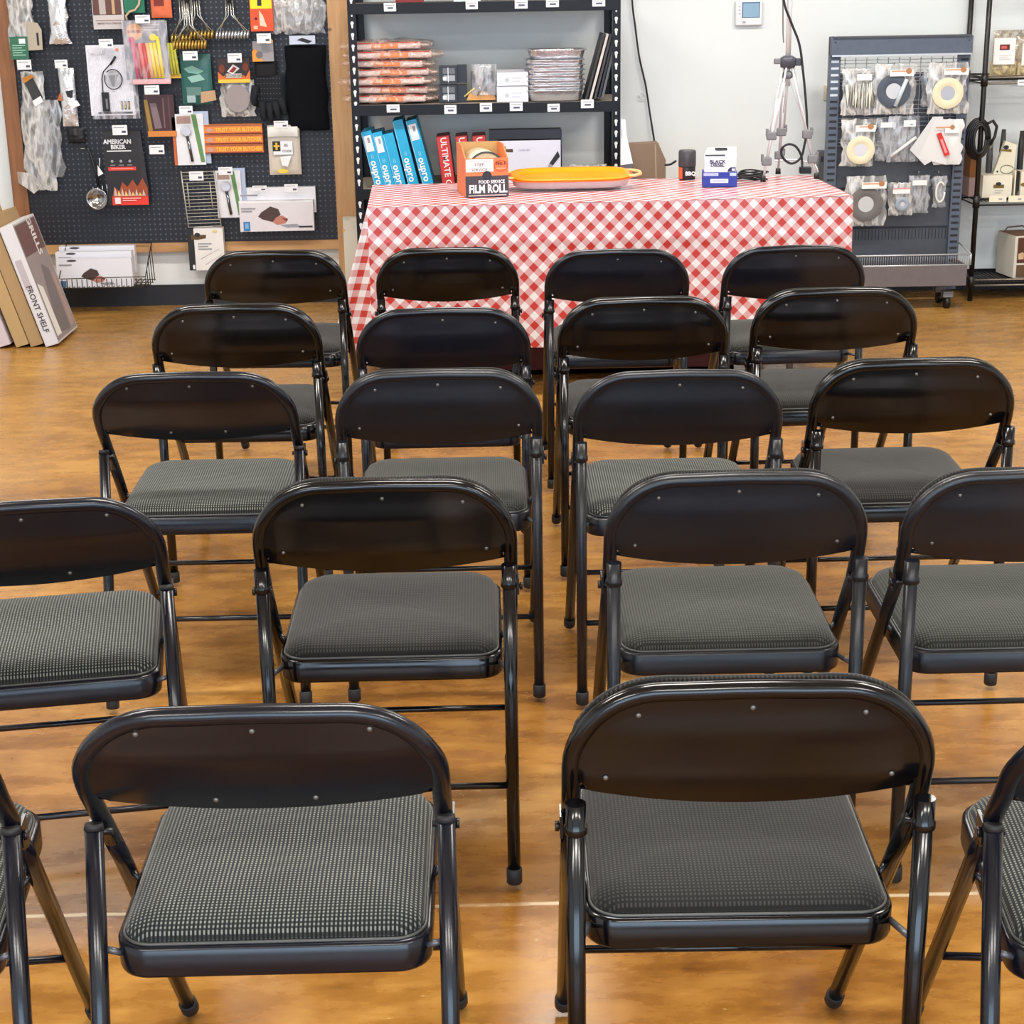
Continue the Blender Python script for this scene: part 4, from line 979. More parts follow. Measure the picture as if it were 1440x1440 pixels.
mb.poly([(.0 + .019 * math.cos(a), -.0014, .082 + .019 * math.sin(a)) for a in [2 * PI * k / 16 for k in range(16)]], C(44, 44, 56))
mb.build('carton', fr)
mb = MB(); RLC = .098; mb.tube([(0, .012, RLC), (0, .216, RLC)], .076, C(206, 196, 170, .25), 32)
for r0_, r1_, c_, yy_ in ((.070, .078, C(70, 72, 74), .0105), (.050, .070, C(196, 180, 146), .0112), (.038, .050, C(150, 132, 100), .0100), (.0, .038, C(60, 56, 52), .0092)):
    mb.grid(lambda a, b, r0_=r0_, r1_=r1_, yy_=yy_: ((r0_ + (r1_ - r0_) * b) * math.cos(2 * PI * a), yy_, RLC + (r0_ + (r1_ - r0_) * b) * math.sin(2 * PI * a)), 32, 1, c_, False)
mb.build('film_roll', fr)
# orange platter
pc = onT(797, 262); 
pl = empty('oval_platter', (pc.x + .01, pc.y + .03, TZ + .0065), 'large oval platter, orange inside with a white rim, on the table', 'platter'); pl.rotation_euler = (R(8), 0, R(1.5)); pl.location.z += .012; pl.location.y -= .11; pl.scale = (1, 1, .82)
def oval(prof, m, name, hx=.245, hy=.105):
    mb = MB(); N = 64; rings = []
    for s, z in prof:
        rg = []
        for k in range(N):
            a = 2 * PI * k / N; c_, s_ = math.cos(a), math.sin(a)
            x = (hx + s) * math.copysign(abs(c_) ** .46, c_); y = (hy + s) * math.copysign(abs(s_) ** .62, s_)
            rg.append(mb.bm.verts.new((x, y, z)))
        rings.append(rg)
    fs = []
    for a, b in zip(rings, rings[1:]):
        for k in range(N): fs.append(mb.bm.faces.new((a[k], a[(k + 1) % N], b[(k + 1) % N], b[k])))
    mb._set(fs, m, True); mb._set([mb.bm.faces.new(rings[0][::-1]), mb.bm.faces.new(rings[-1])], m)
    return mb.build(name, pl)
oval([(-.05, 0), (-.04, .002), (-.012, .016), (-.004, .046), (.002, .050), (.0, .052)], C(222, 214, 216, .3), 'underside')
oval([(-.002, .0522), (-.002, .060), (-.006, .064), (-.030, .064), (-.038, .056), (-.045, .054)], C(232, 140, 8, .35), 'orange_tray')
for s in (-1, 1):
    mb = MB(); mb.tube([(s * .232, -.05, .056), (s * .262, -.042, .057), (s * .285, -.018, .057), (s * .285, .018, .057), (s * .262, .042, .057), (s * .232, .05, .056)], .008, C(226, 178, 120, .4), 8); mb.build('handle', pl)
oval([(-.001, .0505), (.010, .051), (.011, .053), (.0, .0522)], C(196, 92, 60, .4), 'rim')
# small orange and black jar
p0 = onT(966, 252)
j = empty('spice_shaker', (p0.x, p0.y, TZ + .0065), 'small shaker tin, dark lid over an orange and black body, on the table', 'tin')
mb = MB(); mb.lathe([(.034, 0), (.035, .002), (.035, .052), (.034, .054)], C(34, 32, 34, .4), seg=28)
mb.grid(lambda a, b: (.0356 * math.cos(R(180 + 50 * a)), .0356 * math.sin(R(180 + 50 * a)), .003 + .048 * b), 6, 1, C(214, 92, 46, .4)); mb.text('BBQ', Matrix.Translation((.010, -.0362, .026)) @ Matrix.Rotation(PI / 2, 4, 'X'), .022, WHITE, .0008); mb.build('tin_body', j)
mb = MB(); mb.lathe([(.036, .054), (.037, .056), (.037, .114), (.034, .120), (.030, .122)], C(64, 62, 66, .35), seg=28); mb.build('lid', j)
# white and blue box
p0 = onT(1012, 263)
k_ = .00292
bd = empty('coffee_box', (p0.x, p0.y, TZ + .0065), 'white and blue box with an open white top flap, on the table', 'box'); bd.rotation_euler = (0, 0, R(-6))
w, d, h1, h2 = .140, .115, .058, .122; BLU = C(34, 48, 140, .4); mb = MB()
mb.box((0, d / 2, h1 / 2), (w, d, h1), BLU, bevel=.001); mb.box((.001, d / 2, (h1 + h2) / 2), (w - .012, d - .008, h2 - h1), C(214, 216, 226, .45), bevel=.001)
def bq(x0, z0, x1, z1, m, e=.0008): mb.poly([(x0, -e, z0), (x1, -e, z0), (x1, -e, z1), (x0, -e, z1)], m)
bq(-.038, .016, .034, .032, WHITE, .0006); bq(-.030, .022, .026, .026, C(130, 140, 190), .0014); bq(-.066, .044, -.006, .056, C(170, 176, 214), .0006); bq(.040, .044, .066, .056, C(170, 190, 220), .0006)
mb.text('BLACK', Matrix.Translation((-.010, .0030, .100)) @ Matrix.Rotation(PI / 2, 4, 'X'), .019, C(60, 62, 90), .0007, 1.1); mb.text('DIESEL', Matrix.Translation((-.010, .0030, .086)) @ Matrix.Rotation(PI / 2, 4, 'X'), .019, C(60, 62, 90), .0007, 1.0)
mb.poly([(.030, .0028, .060), (.063, .0028, .060), (.063, .0028, .078), (.042, .0028, .078), (.033, .0028, .070)], C(30, 34, 80)); bq(.048, .064, .060, .073, WHITE, -.0024)
mb.build('carton', bd)
mb = MB(); mb.prism([(-.064, .004, h2), (.066, .004, h2), (.066, .004 + .08, h2 + .028), (-.050, .004 + .08, h2 + .024)], (0, .002, .002), C(232, 232, 232, .5))
mb.poly([(-.060, .0035, h2 + .001), (.020, .0035, h2 + .001), (.020, .012, h2 + .0066), (-.060, .012, h2 + .0066)], C(50, 54, 70)); mb.poly([(-.02, .05, h2 + .0205), (.03, .05, h2 + .0205), (.03, .07, h2 + .028), (-.02, .07, h2 + .028)], INK)
mb.build('flap', bd)
# cable coil + adapter + white cord
p0 = onT(1052, 253)
mb = MB(); CB = C(26, 26, 30, .4)
for k in range(5):
    mb.tube([(.05 * (1 + .05 * k) * math.cos(a) + .006 * k, .035 * math.sin(a), .006 + .007 * k + .004 * math.sin(2 * a + k)) for a in [2 * PI * j / 24 for j in range(24)]], .0035, CB, 6, closed=True)
mb.tube([(-.02, -.03, .01), (.03, -.045, .02), (.075, -.04, .004)], .004, CB, 6)
tag(mb.build('coiled_cable', loc=(p0.x, p0.y, TZ + .0065)), 'small coil of black cable on the table beside the white and blue box', 'cable')
# tripod: aluminium legs
AL = C(206, 206, 208, .35, .25); GPL = C(112, 112, 116, .5); DGP = C(70, 72, 82, .4)
f1, f2, f3 = onT(1073, 257), onT(1094, 246), onT(1148, 253)
hd = A(1108, 86, (f1.y + f2.y + f3.y) / 3)
tp = empty('tripod', (hd.x, hd.y, TZ + .006), 'silver aluminium tripod standing on the table, its column leaving the top of the photo', 'tripod')
loc = lambda v: Vector(v) - Vector(tp.location)
mb = MB(); Hd = loc(hd); mb.tube([Hd + Vector((0, 0, -.10)), Hd + Vector((0, 0, .55))], .011, AL, 12); mb.build('centre_column', tp)
mb = MB(); mb.lathe([(.016, -.03), (.03, -.024), (.034, .0), (.034, .012), (.018, .022)], DGP, c=Hd, seg=16); mb.box(Hd + Vector((-.04, 0, 0)), (.035, .02, .022), GPL, bevel=.004); mb.box(Hd + Vector((.04, 0, -.004)), (.03, .02, .03), DGP, bevel=.004); mb.build('head', tp)
mb = MB(); mb.lathe([(.014, -.07), (.022, -.065), (.022, -.045), (.012, -.04)], GPL, c=Hd, seg=12); mb.build('brace_collar', tp)
for f in (f1, f2, f3):
    F = loc(f); F.z = .012; T = Hd + Vector(((F.x - Hd.x) * .12, (F.y - Hd.y) * .12, -.01)); D = F - T
    mb = MB(); side = D.cross(Vector((0, 0, 1))).normalized() * .009
    for s in (-1, 1): mb.tube([T + side * s, T + D * .62 + side * s], .0045, AL, 8)
    mb.tube([T + D * .3, T + D * .84], .0065, AL, 8); mb.tube([T + D * .5, T + D * .97], .005, AL, 8)
    lg = mb.build('leg', tp)
    for q in (.62, .84):
        c = T + D * q; mb = MB(); mb.box(c, (.040, .024, .034), GPL, bevel=.005); mb.box(c + Vector((.018 * (1 if D.x > 0 else -1), 0, .014)), (.010, .02, .03), GPL, bevel=.002); mb.build('leg_clamp', lg)
    mb = MB(); mb.tube([F + Vector((0, 0, .016)), F + Vector((0, 0, -.008))], [.010, .012], BLACK, 12); mb.build('rubber_foot', lg)
    mb = MB(); mb.tube([Hd + Vector((0, 0, -.055)), T + D * .50], .0022, AL, 6); mb.build('brace', tp)
# cables
def cable(pts, r, m, label, name='cable', sub=6):
    P_ = [Vector(p) for p in pts]; out = []
    for i in range(len(P_) - 1):
        p0, p1, p2, p3 = P_[max(i - 1, 0)], P_[i], P_[i + 1], P_[min(i + 2, len(P_) - 1)]
        for k in range(sub):
            t = k / sub
            out.append(.5 * ((2 * p1) + (p2 - p0) * t + (2 * p0 - 5 * p1 + 4 * p2 - p3) * t * t + (3 * p1 - p0 - 3 * p2 + p3) * t ** 3))
    out.append(P_[-1]); mb = MB(); mb.tube(out, r, m, 8)
    return tag(mb.build(name), label, 'cable')
yt = hd.y
cable([A(1097, -60, yt - .03), A(1102, 0, yt - .03), A(1112, 30, yt - .03), A(1124, 62, yt - .03), A(1129, 98, yt - .03), A(1133, 140, yt - .03), A(1135, 180, yt - .03), A(1131, 205, yt - .03), A(1126, 222, yt - .03), A(1113, 230, yt - .035), A(1101, 222, yt - .04), A(1099, 210, yt - .04), A(1108, 203, yt - .045), A(1119, 206, yt - .045), A(1127, 220, yt - .045), A(1128, 238, yt - .05)], .005, CB, 'black cable hanging beside the tripod and looping once above the table')
cable([A(1101, 0, yt), A(1101, 40, yt + .02), A(1102, 60, yt + .02)] , .003, C(120, 120, 116, .4), 'thin grey wire running down the tripod column')
cable([A(889, -60, YW - .02), A(889, 0, YW - .02), A(893, 35, YW - .02), A(899, 80, YW - .02), A(908, 120, YW - .02), A(914, 160, YW - .02), A(921, 203, YW - .03)], .0045, CB, 'black cable hanging down the bare wall behind the brown box')
cable([A(935, 232, 7.28), A(943, 231, 7.27), A(951, 226, 7.26)], .0045, CB, 'short black cord between the brown box and the small tin')
a = onT(1132, 244)
mb = MB(); mb.box((0, 0, .014), (.05, .035, .028), BLACK, bevel=.004); tag(mb.build('power_adapter', loc=(a.x, a.y, TZ + .0065)), 'small black power adapter on the table at the tripod feet', 'adapter')
a, b_ = onT(1088, 240), onT(1150, 244)
cable([(a.x, a.y - .02, TZ + .05), ((a.x + b_.x) / 2, a.y - .04, TZ + .055), (b_.x - .02, b_.y, TZ + .045), (b_.x, b_.y, TZ + .012)], .004, C(230, 230, 232, .4), 'short white cord across the tripod feet')
# brown box and paper roll at the shelf end, standing on a stool-high stand behind the table
zst = A(905, 250, 7.55).z
r0 = A(889, 250, 7.55).x; r1 = A(937, 250, 7.55).x
st = empty('side_stand', ((r0 + r1) / 2, 7.60, 0), 'small stand hidden behind the table, carrying the brown box', 'stand')
zt = zst - .04
mb = MB(); mb.box((0, 0, zt - .012), (.40, .30, .024), BRN, bevel=.003); mb.build('stand_top', st)
for sx in (-1, 1):
    for sy in (-1, 1): mb = MB(); mb.box((sx * .18, sy * .13, (zt - .024) / 2), (.03, .03, zt - .024), BRN); mb.build('leg', st)
p = Pack('brown_box', 'grey-brown box with its lid flap raised, behind the table right of the shelving', 'box', (888, 202, 937, 262), 7.52)
p.o.z = zt + .001; p.h = A(912, 202, 7.52).z - p.o.z
p.shape([(884, 203), (925, 201), (936, 225), (936, 262), (893, 262)], C(122, 102, 84, .7), .10).shape([(920, 203), (922, 203), (924, 262), (922, 262)], C(150, 130, 110)).done()
p = Pack('paper_roll', 'white paper sheet rolled in a grey tube beside the shelving post', 'paper', (868, 168, 897, 262), 7.50)
p.o.z = zt + .001; p.h = A(880, 168, 7.50).z - p.o.z
p.shape([(873, 168), (879, 168), (881, 190), (890, 228), (873, 230)], C(226, 228, 236), .012).shape([(873, 230), (890, 228), (896, 262), (873, 262)], C(92, 88, 92, .4), .06).shape([(873, 168), (875, 190), (874, 196)], C(150, 150, 156)).done()

# ---- wall fittings
p = Pack('thermostat', 'white wall thermostat with a grey-blue display', 'thermostat', (1034, 1, 1072, 36), YW - .03)
p.body(C(226, 226, 230, .4), .028, bevel=.006).rect(1043, 3, 1068, 25, C(60, 90, 120, .2)).rect(1044.5, 4.5, 1067, 24, C(128, 160, 184, .15))
for k in range(3): p.rect(1038, 8 + k * 5, 1041, 10 + k * 5, C(190, 190, 196))
p.disc(1046, 31, 2.6, C(170, 168, 172), 1.8).done()
c = A(903, 135, YW - .012); mb = MB(); mb.tube([(.014 * math.cos(a_), -.006, .014 * math.sin(a_)) for a_ in [PI * (k / 10 - .9) for k in range(16)]], .0022, C(226, 226, 222, .3), 6); mb.cyl((-.014, .012, .002), (-.014, -.006, .002), .003, C(220, 220, 216), 8)
tag(mb.build('wall_hook', loc=c), 'tiny white open hook on the bare wall near the hanging cable', 'hook')
p = Pack('outlet_plate', 'beige outlet plate on the wall left of the grey rack', 'outlet', (1158, 120, 1170, 141), YW - .012); p.body(C(214, 206, 184, .5), .011, bevel=.002).rect(1162, 124, 1167, 130, C(120, 110, 92)).rect(1162, 133, 1167, 138, C(120, 110, 92)).done()
p = Pack('outlet_box', 'grey electrical box low on the wall beside the grey rack', 'outlet', (1150, 212, 1170, 252), YW - .05); p.body(C(106, 108, 116, .5), .048, bevel=.004).rect(1153, 220, 1157, 228, C(60, 60, 66)).done()

# ------------------------------------------------------------------ grey display rack with its bags
GX0, GX1 = 1.66, 2.335; GY = 8.22
GM_ = M_metalpaint('slate_rack_paint', (88, 98, 116), .42); GD = M_metalpaint('slate_rack_panel', (74, 78, 88), .5); SLOT = C(36, 38, 46, .6); GL = C(196, 200, 206, .3, .5)
gz1 = A(1270, 50, GY).z; gz0 = .06
rk = empty('display_rack', ((GX0 + GX1) / 2, GY, 0), 'slate grey steel display rack on wheels, right of the table', 'rack')
W_ = GX1 - GX0
for s in (-1, 1):
    mb = MB(); x = s * (W_ / 2 - .027)
    mb.box((x, .02, (gz0 + gz1) / 2), (.054, .04, gz1 - gz0), GM_, bevel=.002)
    for k in range(34):
        z = gz1 - .115 - k * .031
        mb.box((x, -.0005, z), (.036, .002, .011), SLOT if (k > 5 or s > 0) else GL)
    mb.build('upright', rk)
mb = MB(); mb.box((0, -.004, gz1 - .045), (W_, .05, .085), GM_, bevel=.003); mb.box((0, -.008, gz1 - .003), (W_ - .02, .06, .008), GD); mb.box((0, -.031, gz1 - .087), (W_ - .01, .004, .007), GL)
for s in (-1, 1): mb.box((s * (W_ / 2 - .02), -.030, gz1 - .025), (.006, .003, .006), SLOT)
mb.build('header', rk)
mb = MB(); mb.box((0, .030, .62), (W_ - .10, .012, .98), GD)
for z in (.565, .37): mb.box((0, .022, z), (W_ - .11, .004, .008), SLOT)
for k in range(34): mb.box((-.27 + k * .0165, .0225, .335), (.003, .002, .05), SLOT)
mb.build('back_panel', rk)
mb = MB(); gw = C(168, 170, 172, .35, .4)
for z in [gz1 - .11 - k * .0165 for k in range(8)] + [.98 - k * .02 for k in range(7)] + [.80, .785, .77]: mb.cyl((-W_ / 2 + .05, .012, z), (W_ / 2 - .05, .012, z), .0018, GL if z > .9 else gw, 6)
for k in range(11): mb.cyl((-.26 + k * .052, .016, gz1 - .10), (-.26 + k * .052, .016, .75), .002, gw, 6)
mb.build('wire_grid', rk)
mb = MB(); TRY = M_metalpaint('rack_tray', (112, 104, 106), .5)
tz0, tz1 = .118, .218
mb.box((0, -.11, tz0 + .005), (W_ - .03, .22, .01), TRY); mb.box((0, -.222, (tz0 + tz1) / 2), (W_ - .03, .008, tz1 - tz0), TRY, bevel=.002)
for s in (-1, 1): mb.box((s * (W_ / 2 - .019), -.11, (tz0 + tz1) / 2), (.008, .22, tz1 - tz0), TRY)
mb.cyl((-W_ / 2, -.222, tz1 + .002), (W_ / 2, -.222, tz1 + .002), .004, GL, 8); mb.cyl((-W_ / 2, -.222, tz1 + .052), (W_ / 2, -.222, tz1 + .052), .004, GL, 8)
for s in (-1, 1): mb.cyl((s * W_ / 2, -.222, tz1), (s * W_ / 2, -.222, tz1 + .052), .004, GL, 8); mb.cyl((s * W_ / 2, -.222, tz1 + .052), (s * W_ / 2, .0, tz1 + .075), .004, GL, 8)
for k in range(60): mb.cyl((-W_ / 2 + W_ * (k + .5) / 60, -.220, tz1), (-W_ / 2 + W_ * (k + .5) / 60, -.220, tz1 + .05), .0012, gw, 5)
mb.build('base_tray', rk)
for sx in (-1, 1):
    for sy in (-.17, -.03):
        mb = MB(); mb.cyl((sx * (W_ / 2 - .09) - .012, sy, .030), (sx * (W_ / 2 - .09) + .012, sy, .030), .030, BLACK, 18); mb.box((sx * (W_ / 2 - .09), sy, .07), (.05, .05, .03), GPL, bevel=.003); mb.build('caster', rk)
def rbag(box, label, seed, kind, Y=GY - .05, hook_=True, m=None):
    l, t, r, b = box
    p = Pack('parts_bag', label, 'bag', box, Y, group='clear bags on the grey rack')
    p.bag(m or FILM2, .022, seed, amp=.35, edge=1)
    kind(p, l, t, r, b); return p.done()
BAGW = C(232, 232, 232, .35)
def k_rope(p, l, t, r, b):
    p.part('white_rope')
    rd = random.Random(5); pts = []
    for k in range(10):
        x = l + 5 + k * (r - l - 10) / 9; pts += [(x, t + 18 + rd.random() * 6), (x + 2, b - 8 - rd.random() * 6)]
    p.line(pts, C(226, 226, 214, .6), .008, .0).part('label').body(BAGW, .002, (l + 18, t + 7, r - 6, t + 16), y0=-.014)
def k_ring(col, inner, cx, cy, rr, band=True, rod_=False):
    def f(p, l, t, r, b):
        p.part('gasket_roll').ring(cx, cy, rr * .46, rr, col).disc(cx, cy, rr * .46, inner)
        if rod_: p.rod((cx + rr * .7, cy - rr * .7), (cx + rr * .1, cy + rr * .9), C(200, 210, 216, .2), .010, -.012)
        if band:
            p.part('label').body(BAGW, .002, (l + (r - l) * .35, t + 8, r - 3, t + 17), y0=-.016).shape([(l + 22, t + 9), (r - 12, t + 9), (r - 12, t + 11), (l + 22, t + 11)], C(206, 150, 110)).disc(r - 10, t + 10, 4.2, C(172, 120, 80), 4)
    return f
def k_tool(p, l, t, r, b):
    p.part('white_rod').rod((l + 4, b - 8), (r - 6, t + 30), C(220, 222, 222, .4), .008, -.008).part('label').body(BAGW, .002, (l + 20, t + 6, r - 8, t + 15), y0=-.014).rect(r - 16, t + 11, r - 12, t + 13, GREYP)
def k_plain(p, l, t, r, b): p.part('label').body(BAGW, .002, (l + 4, t + 6, r - 6, t + 13), y0=-.014)
def k_pad(p, l, t, r, b): p.part('round_pad').ring((l + r) / 2 + 2, t + 30, 3, 10, C(150, 160, 172)).disc((l + r) / 2 + 2, t + 30, 9, C(190, 196, 204)).part('label').body(BAGW, .002, (l + 4, t + 9, r - 6, t + 15), y0=-.014).shape([(l + 4, t + 7), (r - 6, t + 6), (r - 6, t + 8), (l + 4, t + 9)], C(216, 150, 150))
def k_cord(p, l, t, r, b): p.part('white_cord').line([((l + r) / 2 + 6 * math.cos(a), t + 22 + 14 * math.sin(a)) for a in [2 * PI * k / 20 for k in range(19)]], C(222, 222, 216), .005, -.006)
CR = C(222, 212, 182, .5); CHG = C(76, 84, 98, .6); GRR = C(108, 104, 104, .7)
rbag((1184, 97, 1229, 162), 'clear bag of coiled white rope, upper left of the grey rack', 41, k_rope)
rbag((1228, 90, 1284, 161), 'clear bag with a big dark gasket ring, upper middle of the rack', 42, k_ring(CHG, C(196, 198, 206), 1255, 128, 24, True, True), GY - .06)
rbag((1303, 88, 1360, 160), 'clear bags with a cream gasket ring, upper right of the rack', 43, k_ring(CR, C(168, 174, 186), 1331, 131, 22), GY - .07)
rbag((1296, 96, 1320, 150), 'loose clear bag peeping out left of the upper cream ring', 53, k_plain, GY - .03, m=FILM)
rbag((1183, 168, 1231, 234), 'clear bag with a cream gasket ring, middle left of the rack', 44, k_ring(CR, C(206, 206, 214), 1209, 211, 20))
rbag((1231, 166, 1262, 226), 'thin clear bag beside the middle left cream ring', 45, k_plain, GY - .03, m=FILM)
rbag((1247, 163, 1292, 228), 'clear bag with a slanting white rod, centre of the rack', 46, k_tool, m=FILM)
def k_red(p, l, t, r, b):
    p.part('red_tube').shape([(1314, 188), (1320, 186), (1334, 217), (1327, 220)], C(204, 44, 40, .4), .02).shape([(1319, 196), (1322, 195), (1330, 214), (1327, 215)], C(226, 150, 150)).part('label').body(BAGW, .002, (1325, 180, 1345, 187), y0=-.014).rect(1312, 178, 1334, 180, C(206, 150, 110)).disc(1335, 179, 3.4, C(172, 120, 80))
p = Pack('parts_bag', 'fanned white bags with a red tube in front, middle right of the rack', 'bag', (1278, 162, 1352, 234), GY - .06, group='clear bags on the grey rack')
p.shape([(1278, 210), (1308, 164), (1322, 164), (1318, 222), (1300, 232)], C(206, 206, 208, .3), .004).shape([(1290, 222), (1312, 168), (1338, 168), (1330, 232)], C(214, 214, 214, .3), .004).bag(C(222, 222, 222, .3), .02, 47, box=(1312, 168, 1352, 232), amp=.3, edge=1); p.front = -.012
k_red(p, 1312, 168, 1352, 232); p.done()
rbag((1188, 248, 1246, 318), 'wrinkled bag with a wide grey gasket ring, lower left of the rack', 48, k_ring(GRR, C(190, 192, 194), 1216, 287, 24), GY - .07)
rbag((1249, 257, 1283, 303), 'small clear bag with a round grey pad, lower middle of the rack', 49, k_pad)
rbag((1276, 247, 1306, 300), 'small clear bag with a curved part, right of the round grey pad', 50, k_plain, GY - .035, m=FILM)
rbag((1311, 248, 1330, 292), 'narrow clear bag with a white cord loop, lower right of the rack', 51, k_cord, m=FILM)
for px, py in ((1210, 250), (1262, 257), (1291, 243), (1319, 243), (1207, 170), (1257, 90), (1330, 88)):
    c = A(px, py, GY - .06); mb = MB(); mb.tube([(0, .075, 0), (0, -.01, 0), (0, -.016, .008)], .0025, STEEL, 6)
    tag(mb.build('rack_hook', loc=c), 'short steel hook on the grey rack carrying a clear bag', 'hook', 'hooks on the grey rack')

# ------------------------------------------------------------------ black wire shelving at the right edge
WX0, WX1, WY0, WY1 = G(1362, 422).x, 3.6, G(1362, 422).y - .02, YW - .02
wr = empty('wire_shelving', ((WX0 + WX1) / 2, WY0, 0), 'black wire shelving unit cut by the right edge of the photo', 'shelf')
WB = M_metalpaint('black_wire_shelf', (26, 23, 22), .35); ox = (WX0 + WX1) / 2
zsh = [A(1400, 112, WY0).z, A(1400, 283, WY0).z, A(1400, 396, WY0).z, 1.62]
for x in (WX0, WX1):
    for y in (WY0, WY1):
        mb = MB(); mb.cyl((x - ox, y - WY0, 0), (x - ox, y - WY0, 1.9), .0125, WB, 12)
        for z in zsh: mb.cyl((x - ox, y - WY0, z - .03), (x - ox, y - WY0, z + .03), .017, WB, 12)
        mb.build('post', wr)
CHR = C(150, 140, 128, .3, .6)
for k, z in enumerate(zsh):
    mb = MB(); D_ = WY1 - WY0; m_ = CHR if k == 0 else WB
    for zz in (z + .010, z - .018):
        for y in (0, D_): mb.cyl((WX0 - ox, y, zz), (WX1 - ox, y, zz), .0045, CHR if y == 0 and k != 1 else WB, 8)
        for x in (WX0 - ox, WX1 - ox): mb.cyl((x, 0, zz), (x, D_, zz), .004, WB, 8)
    for j in range(60):
        x = WX0 - ox + (WX1 - WX0) * (j + .5) / 60; mb.cyl((x, 0, z), (x, D_, z), .0022, WB, 5)
    if k == 2: mb.box((0, D_ / 2, z - .004), (WX1 - WX0 - .03, D_ - .02, .004), C(40, 38, 38, .6))
    mb.build('wire_shelf', wr)
YS = WY0 + .05
def onS(p, k): p.o.z = zsh[k] + .012; return p
p = Pack('candy_pack', 'white card with a small red picture over a clear bag of chips, right wire shelf', 'package', (1391, 54, 1431, 109), YS)
onS(p, 0).bag(M_plastic_film((206, 186, 140), .7, 'chips_film'), .05, 61, box=(1393, 88, 1430, 109), amp=.4).body(C(232, 230, 228, .5), .004, (1394, 55, 1424, 92), y0=-.012).rect(1402, 64, 1416, 72, C(96, 40, 44)).rect(1404, 66, 1412, 70, C(206, 90, 80)).lines(1402, 78, 1418, 86, 3, C(206, 206, 206)).done()
p = Pack('candy_pack', 'second white card over clear bag, cut by the right edge', 'package', (1432, 60, 1470, 109), YS)
onS(p, 0).bag(M_plastic_film((206, 186, 140), .7, 'chips_film_b'), .05, 62, box=(1432, 90, 1468, 109), amp=.4).body(C(230, 228, 226, .5), .004, (1434, 63, 1466, 94), y0=-.012).rect(1439, 66, 1450, 74, C(196, 110, 60)).done()
p = Pack('clear_bag', 'row of brownish clear bags at the back of the upper wire shelf', 'bag', (1398, 38, 1470, 100), YS + .16); onS(p, 0).bag(M_plastic_film((186, 172, 150), .4, 'brown_film'), .10, 63, amp=.6).done()
# black tool set in its holder
p = Pack('cable_bundle', 'bundle of thick black cable hanging on the wire shelving post', 'cable', (1360, 168, 1398, 222), WY0 - .02)
for k in range(5): p.line([(1376 + (9 + 2 * k) * math.cos(a), 196 + (20 + k * 2) * math.sin(a)) for a in [2 * PI * j / 20 for j in range(21)]], C(20, 19, 20, .4), .008, -.004 + .010 * k)
p.line([(1384, 174), (1392, 170), (1398, 178), (1396, 192), (1390, 204)], C(24, 22, 22, .35), .008, -.01).done()
p = Pack('cardboard_box', 'small brown and pink carton low behind the wire shelving post', 'box', (1362, 212, 1376, 272), YS + .05); onS(p, 1).body(C(150, 96, 52, .7), .25, (1362, 212, 1374, 245)).body(C(176, 146, 144, .6), .25, (1362, 245, 1374, 272)).done()
p = Pack('probe_box', 'tilted white box with a black oval cable drawing, on the wire shelf', 'box', (1396, 194, 1427, 246), YS + .06)
p.o.z = zsh[1] + .10; p.shape([(1411, 194), (1427, 200), (1424, 246), (1396, 242)], C(226, 220, 198, .5), .03).shape([(1404, 206), (1420, 206), (1420, 210), (1405, 208)], C(120, 100, 40)).disc(1412, 203, 4, INK, 3)
p.line([(1415 + 9 * math.cos(a), 234 + 6 * math.sin(a)) for a in [2 * PI * j / 20 for j in range(20)]], C(90, 96, 80), .0015, -.003).disc(1402, 237, 1.4, INK).done()
p = Pack('probe_box', 'white open display box with a brown mark at the wire shelf front', 'box', (1381, 243, 1424, 275), YS); onS(p, 1).body(C(224, 218, 200, .5), .16, (1381, 244, 1422, 275)).shape([(1396, 257), (1411, 257), (1411, 262), (1396, 262)], C(110, 90, 40)).disc(1403, 256, 4, INK, 2.6).lines(1398, 264, 1410, 270, 2, C(180, 176, 166)).done()
p = Pack('probe_box', 'second white display box, black inside, cut by the right edge', 'box', (1425, 238, 1470, 275), YS + .01); onS(p, 1).body(C(222, 214, 192, .5), .16, (1425, 238, 1427, 275)).body(C(30, 28, 28, .5), .12, (1427, 240, 1434, 268), y0=.02).body(C(224, 216, 196, .5), .16, (1434, 240, 1470, 275)).disc(1440, 258, 6, C(120, 100, 40), 3).done()
for k, (l, t, r, b, cc) in enumerate(((1404, 182, 1411, 243, C(60, 58, 56)), (1386, 196, 1394, 243, C(80, 80, 80)), (1427, 184, 1440, 240, C(44, 42, 42)))):
    p = Pack('grill_tool', ('dark upright tool handle behind the tilted white box', 'dark tool handle with a silver tip, left of the tilted white box', 'wide black tool at the right edge of the wire shelf')[k], 'tool', (l, t, r, b), YS + .12); p.o.z = zsh[1] + .012; p.h = A(l, t, YS + .12).z - p.o.z
    p.m.tube([(0, 0, 0), (0, 0, p.h * .7), (0, 0, p.h)], [.014, .016, .010], cc, 10)
    if k == 1: p.m.tube([(0, -.002, p.h * .82), (0, -.002, p.h * 1.01)], .014, STEEL, 10)
    p.done()
for k, (l, r) in enumerate(((1391, 1415), (1418, 1445))):
    p = Pack('shelf_label', 'cream price label on the wire shelf edge, ' + ('nearer the post' if k == 0 else 'cut by the photo edge'), 'label', (l, 275, r, 284), WY0 - .012); p.body(CREAM, .004).rect(l + 13, 279, l + 18, 281, GREYP).done()
p = Pack('shelf_label', 'white price label on the upper wire shelf edge', 'label', (1431, 112, 1450, 120), WY0 - .012); p.body(TAGM, .004).lines(1433, 114, 1446, 118, 1).done()
p = Pack('grill_carton', 'large white carton with brown photo panels on the bottom wire shelf', 'box', (1388, 312, 1470, 394), YS)
p.o.z = zsh[2] + .012
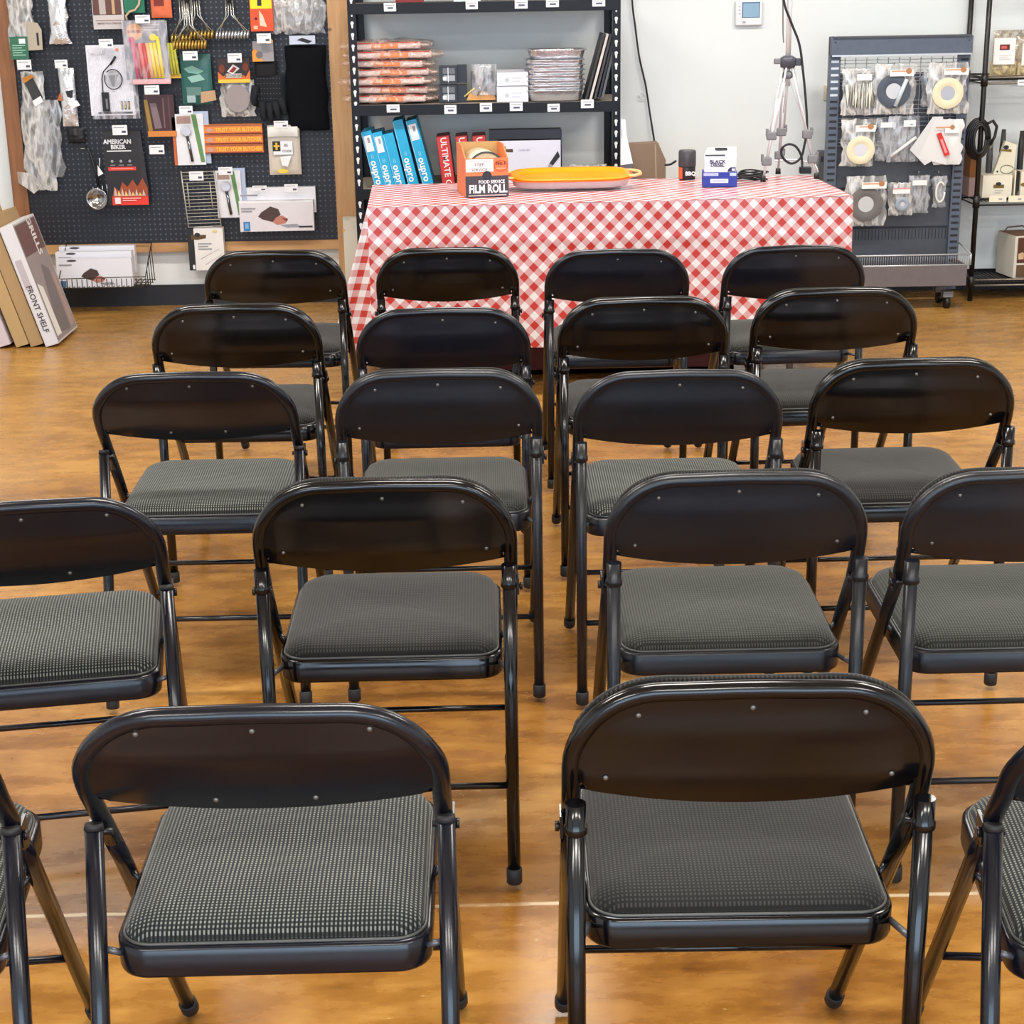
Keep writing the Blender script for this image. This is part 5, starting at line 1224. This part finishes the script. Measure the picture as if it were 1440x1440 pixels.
c0, c1 = A(1424, 392, YS), A(1424, 333, YS); hh = c1.z - c0.z; w_ = .36
mb = MB(); mb.box((w_ / 2, .10, hh / 2), (w_, .20, hh), C(206, 202, 190, .6), bevel=.002); mb.poly([(.0, .0, hh + .001), (w_, 0, hh + .001), (w_, .2, hh + .001), (0, .2, hh + .001)], C(112, 78, 56, .7))
mb.poly([(.014, -.0015, hh * .36), (w_ - .02, -.0015, hh * .36), (w_ - .02, -.0015, hh * .96), (.014, -.0015, hh * .96)], C(84, 50, 34)); mb.poly([(.014, -.0015, .004), (w_ - .02, -.0015, .004), (w_ - .02, -.0015, hh * .31), (.014, -.0015, hh * .31)], C(96, 74, 52))
for k in range(4): mb.poly([(.02 + k * .02, -.0022, hh * (.45 + .05 * (k % 2))), (.05 + k * .02, -.0022, hh * (.45 + .05 * (k % 2))), (.045 + k * .02, -.0022, hh * .62), (.02 + k * .02, -.0022, hh * .58)], C(206, 176, 140))
mb.tube([(.0, .14, hh), (.02, .14, hh + .025), (.10, .14, hh + .03), (.14, .14, hh)], .004, C(90, 80, 70), 6)
o = mb.build('grill_carton', loc=(c0.x, YS, zsh[2] + .006), rot=(0, 0, R(8))); tag(o, 'large white carton with brown photo panels on the bottom wire shelf', 'box')
# ------------------------------------------------------------------ light
def area(name, loc, rot, sx, sy, power, col):
    l = bpy.data.lights.new(name, 'AREA'); l.shape = 'RECTANGLE'; l.size = sx; l.size_y = sy; l.energy = power; l.color = col
    o = bpy.data.objects.new(name, l); COL.objects.link(o); o.location = loc; o.rotation_euler = rot; return o
area('shop_window_daylight', ((XL + XR) / 2, YF + .02, 1.6), (R(90), 0, 0), 6.6, 2.2, 225, (.57, .77, 1.0))
for x in (-1.9, .2, 2.3):
    for y in (-.8, 2.8, 6.2):
        area('ceiling_panel_light', (x, y, ZC - .02), (0, 0, 0), 1.2, .35, 50, (1.0, .96, .89))
w = bpy.data.worlds.new('sky'); scene.world = w; w.use_nodes = True
w.node_tree.nodes['Background'].inputs[0].default_value = (.75, .86, 1, 1); w.node_tree.nodes['Background'].inputs[1].default_value = 1.2
scene.view_settings.view_transform = 'Standard'; scene.view_settings.look = 'None'
scene.view_settings.gamma = 1; scene.view_settings.use_curve_mapping = False
scene.view_settings.exposure = 0.33
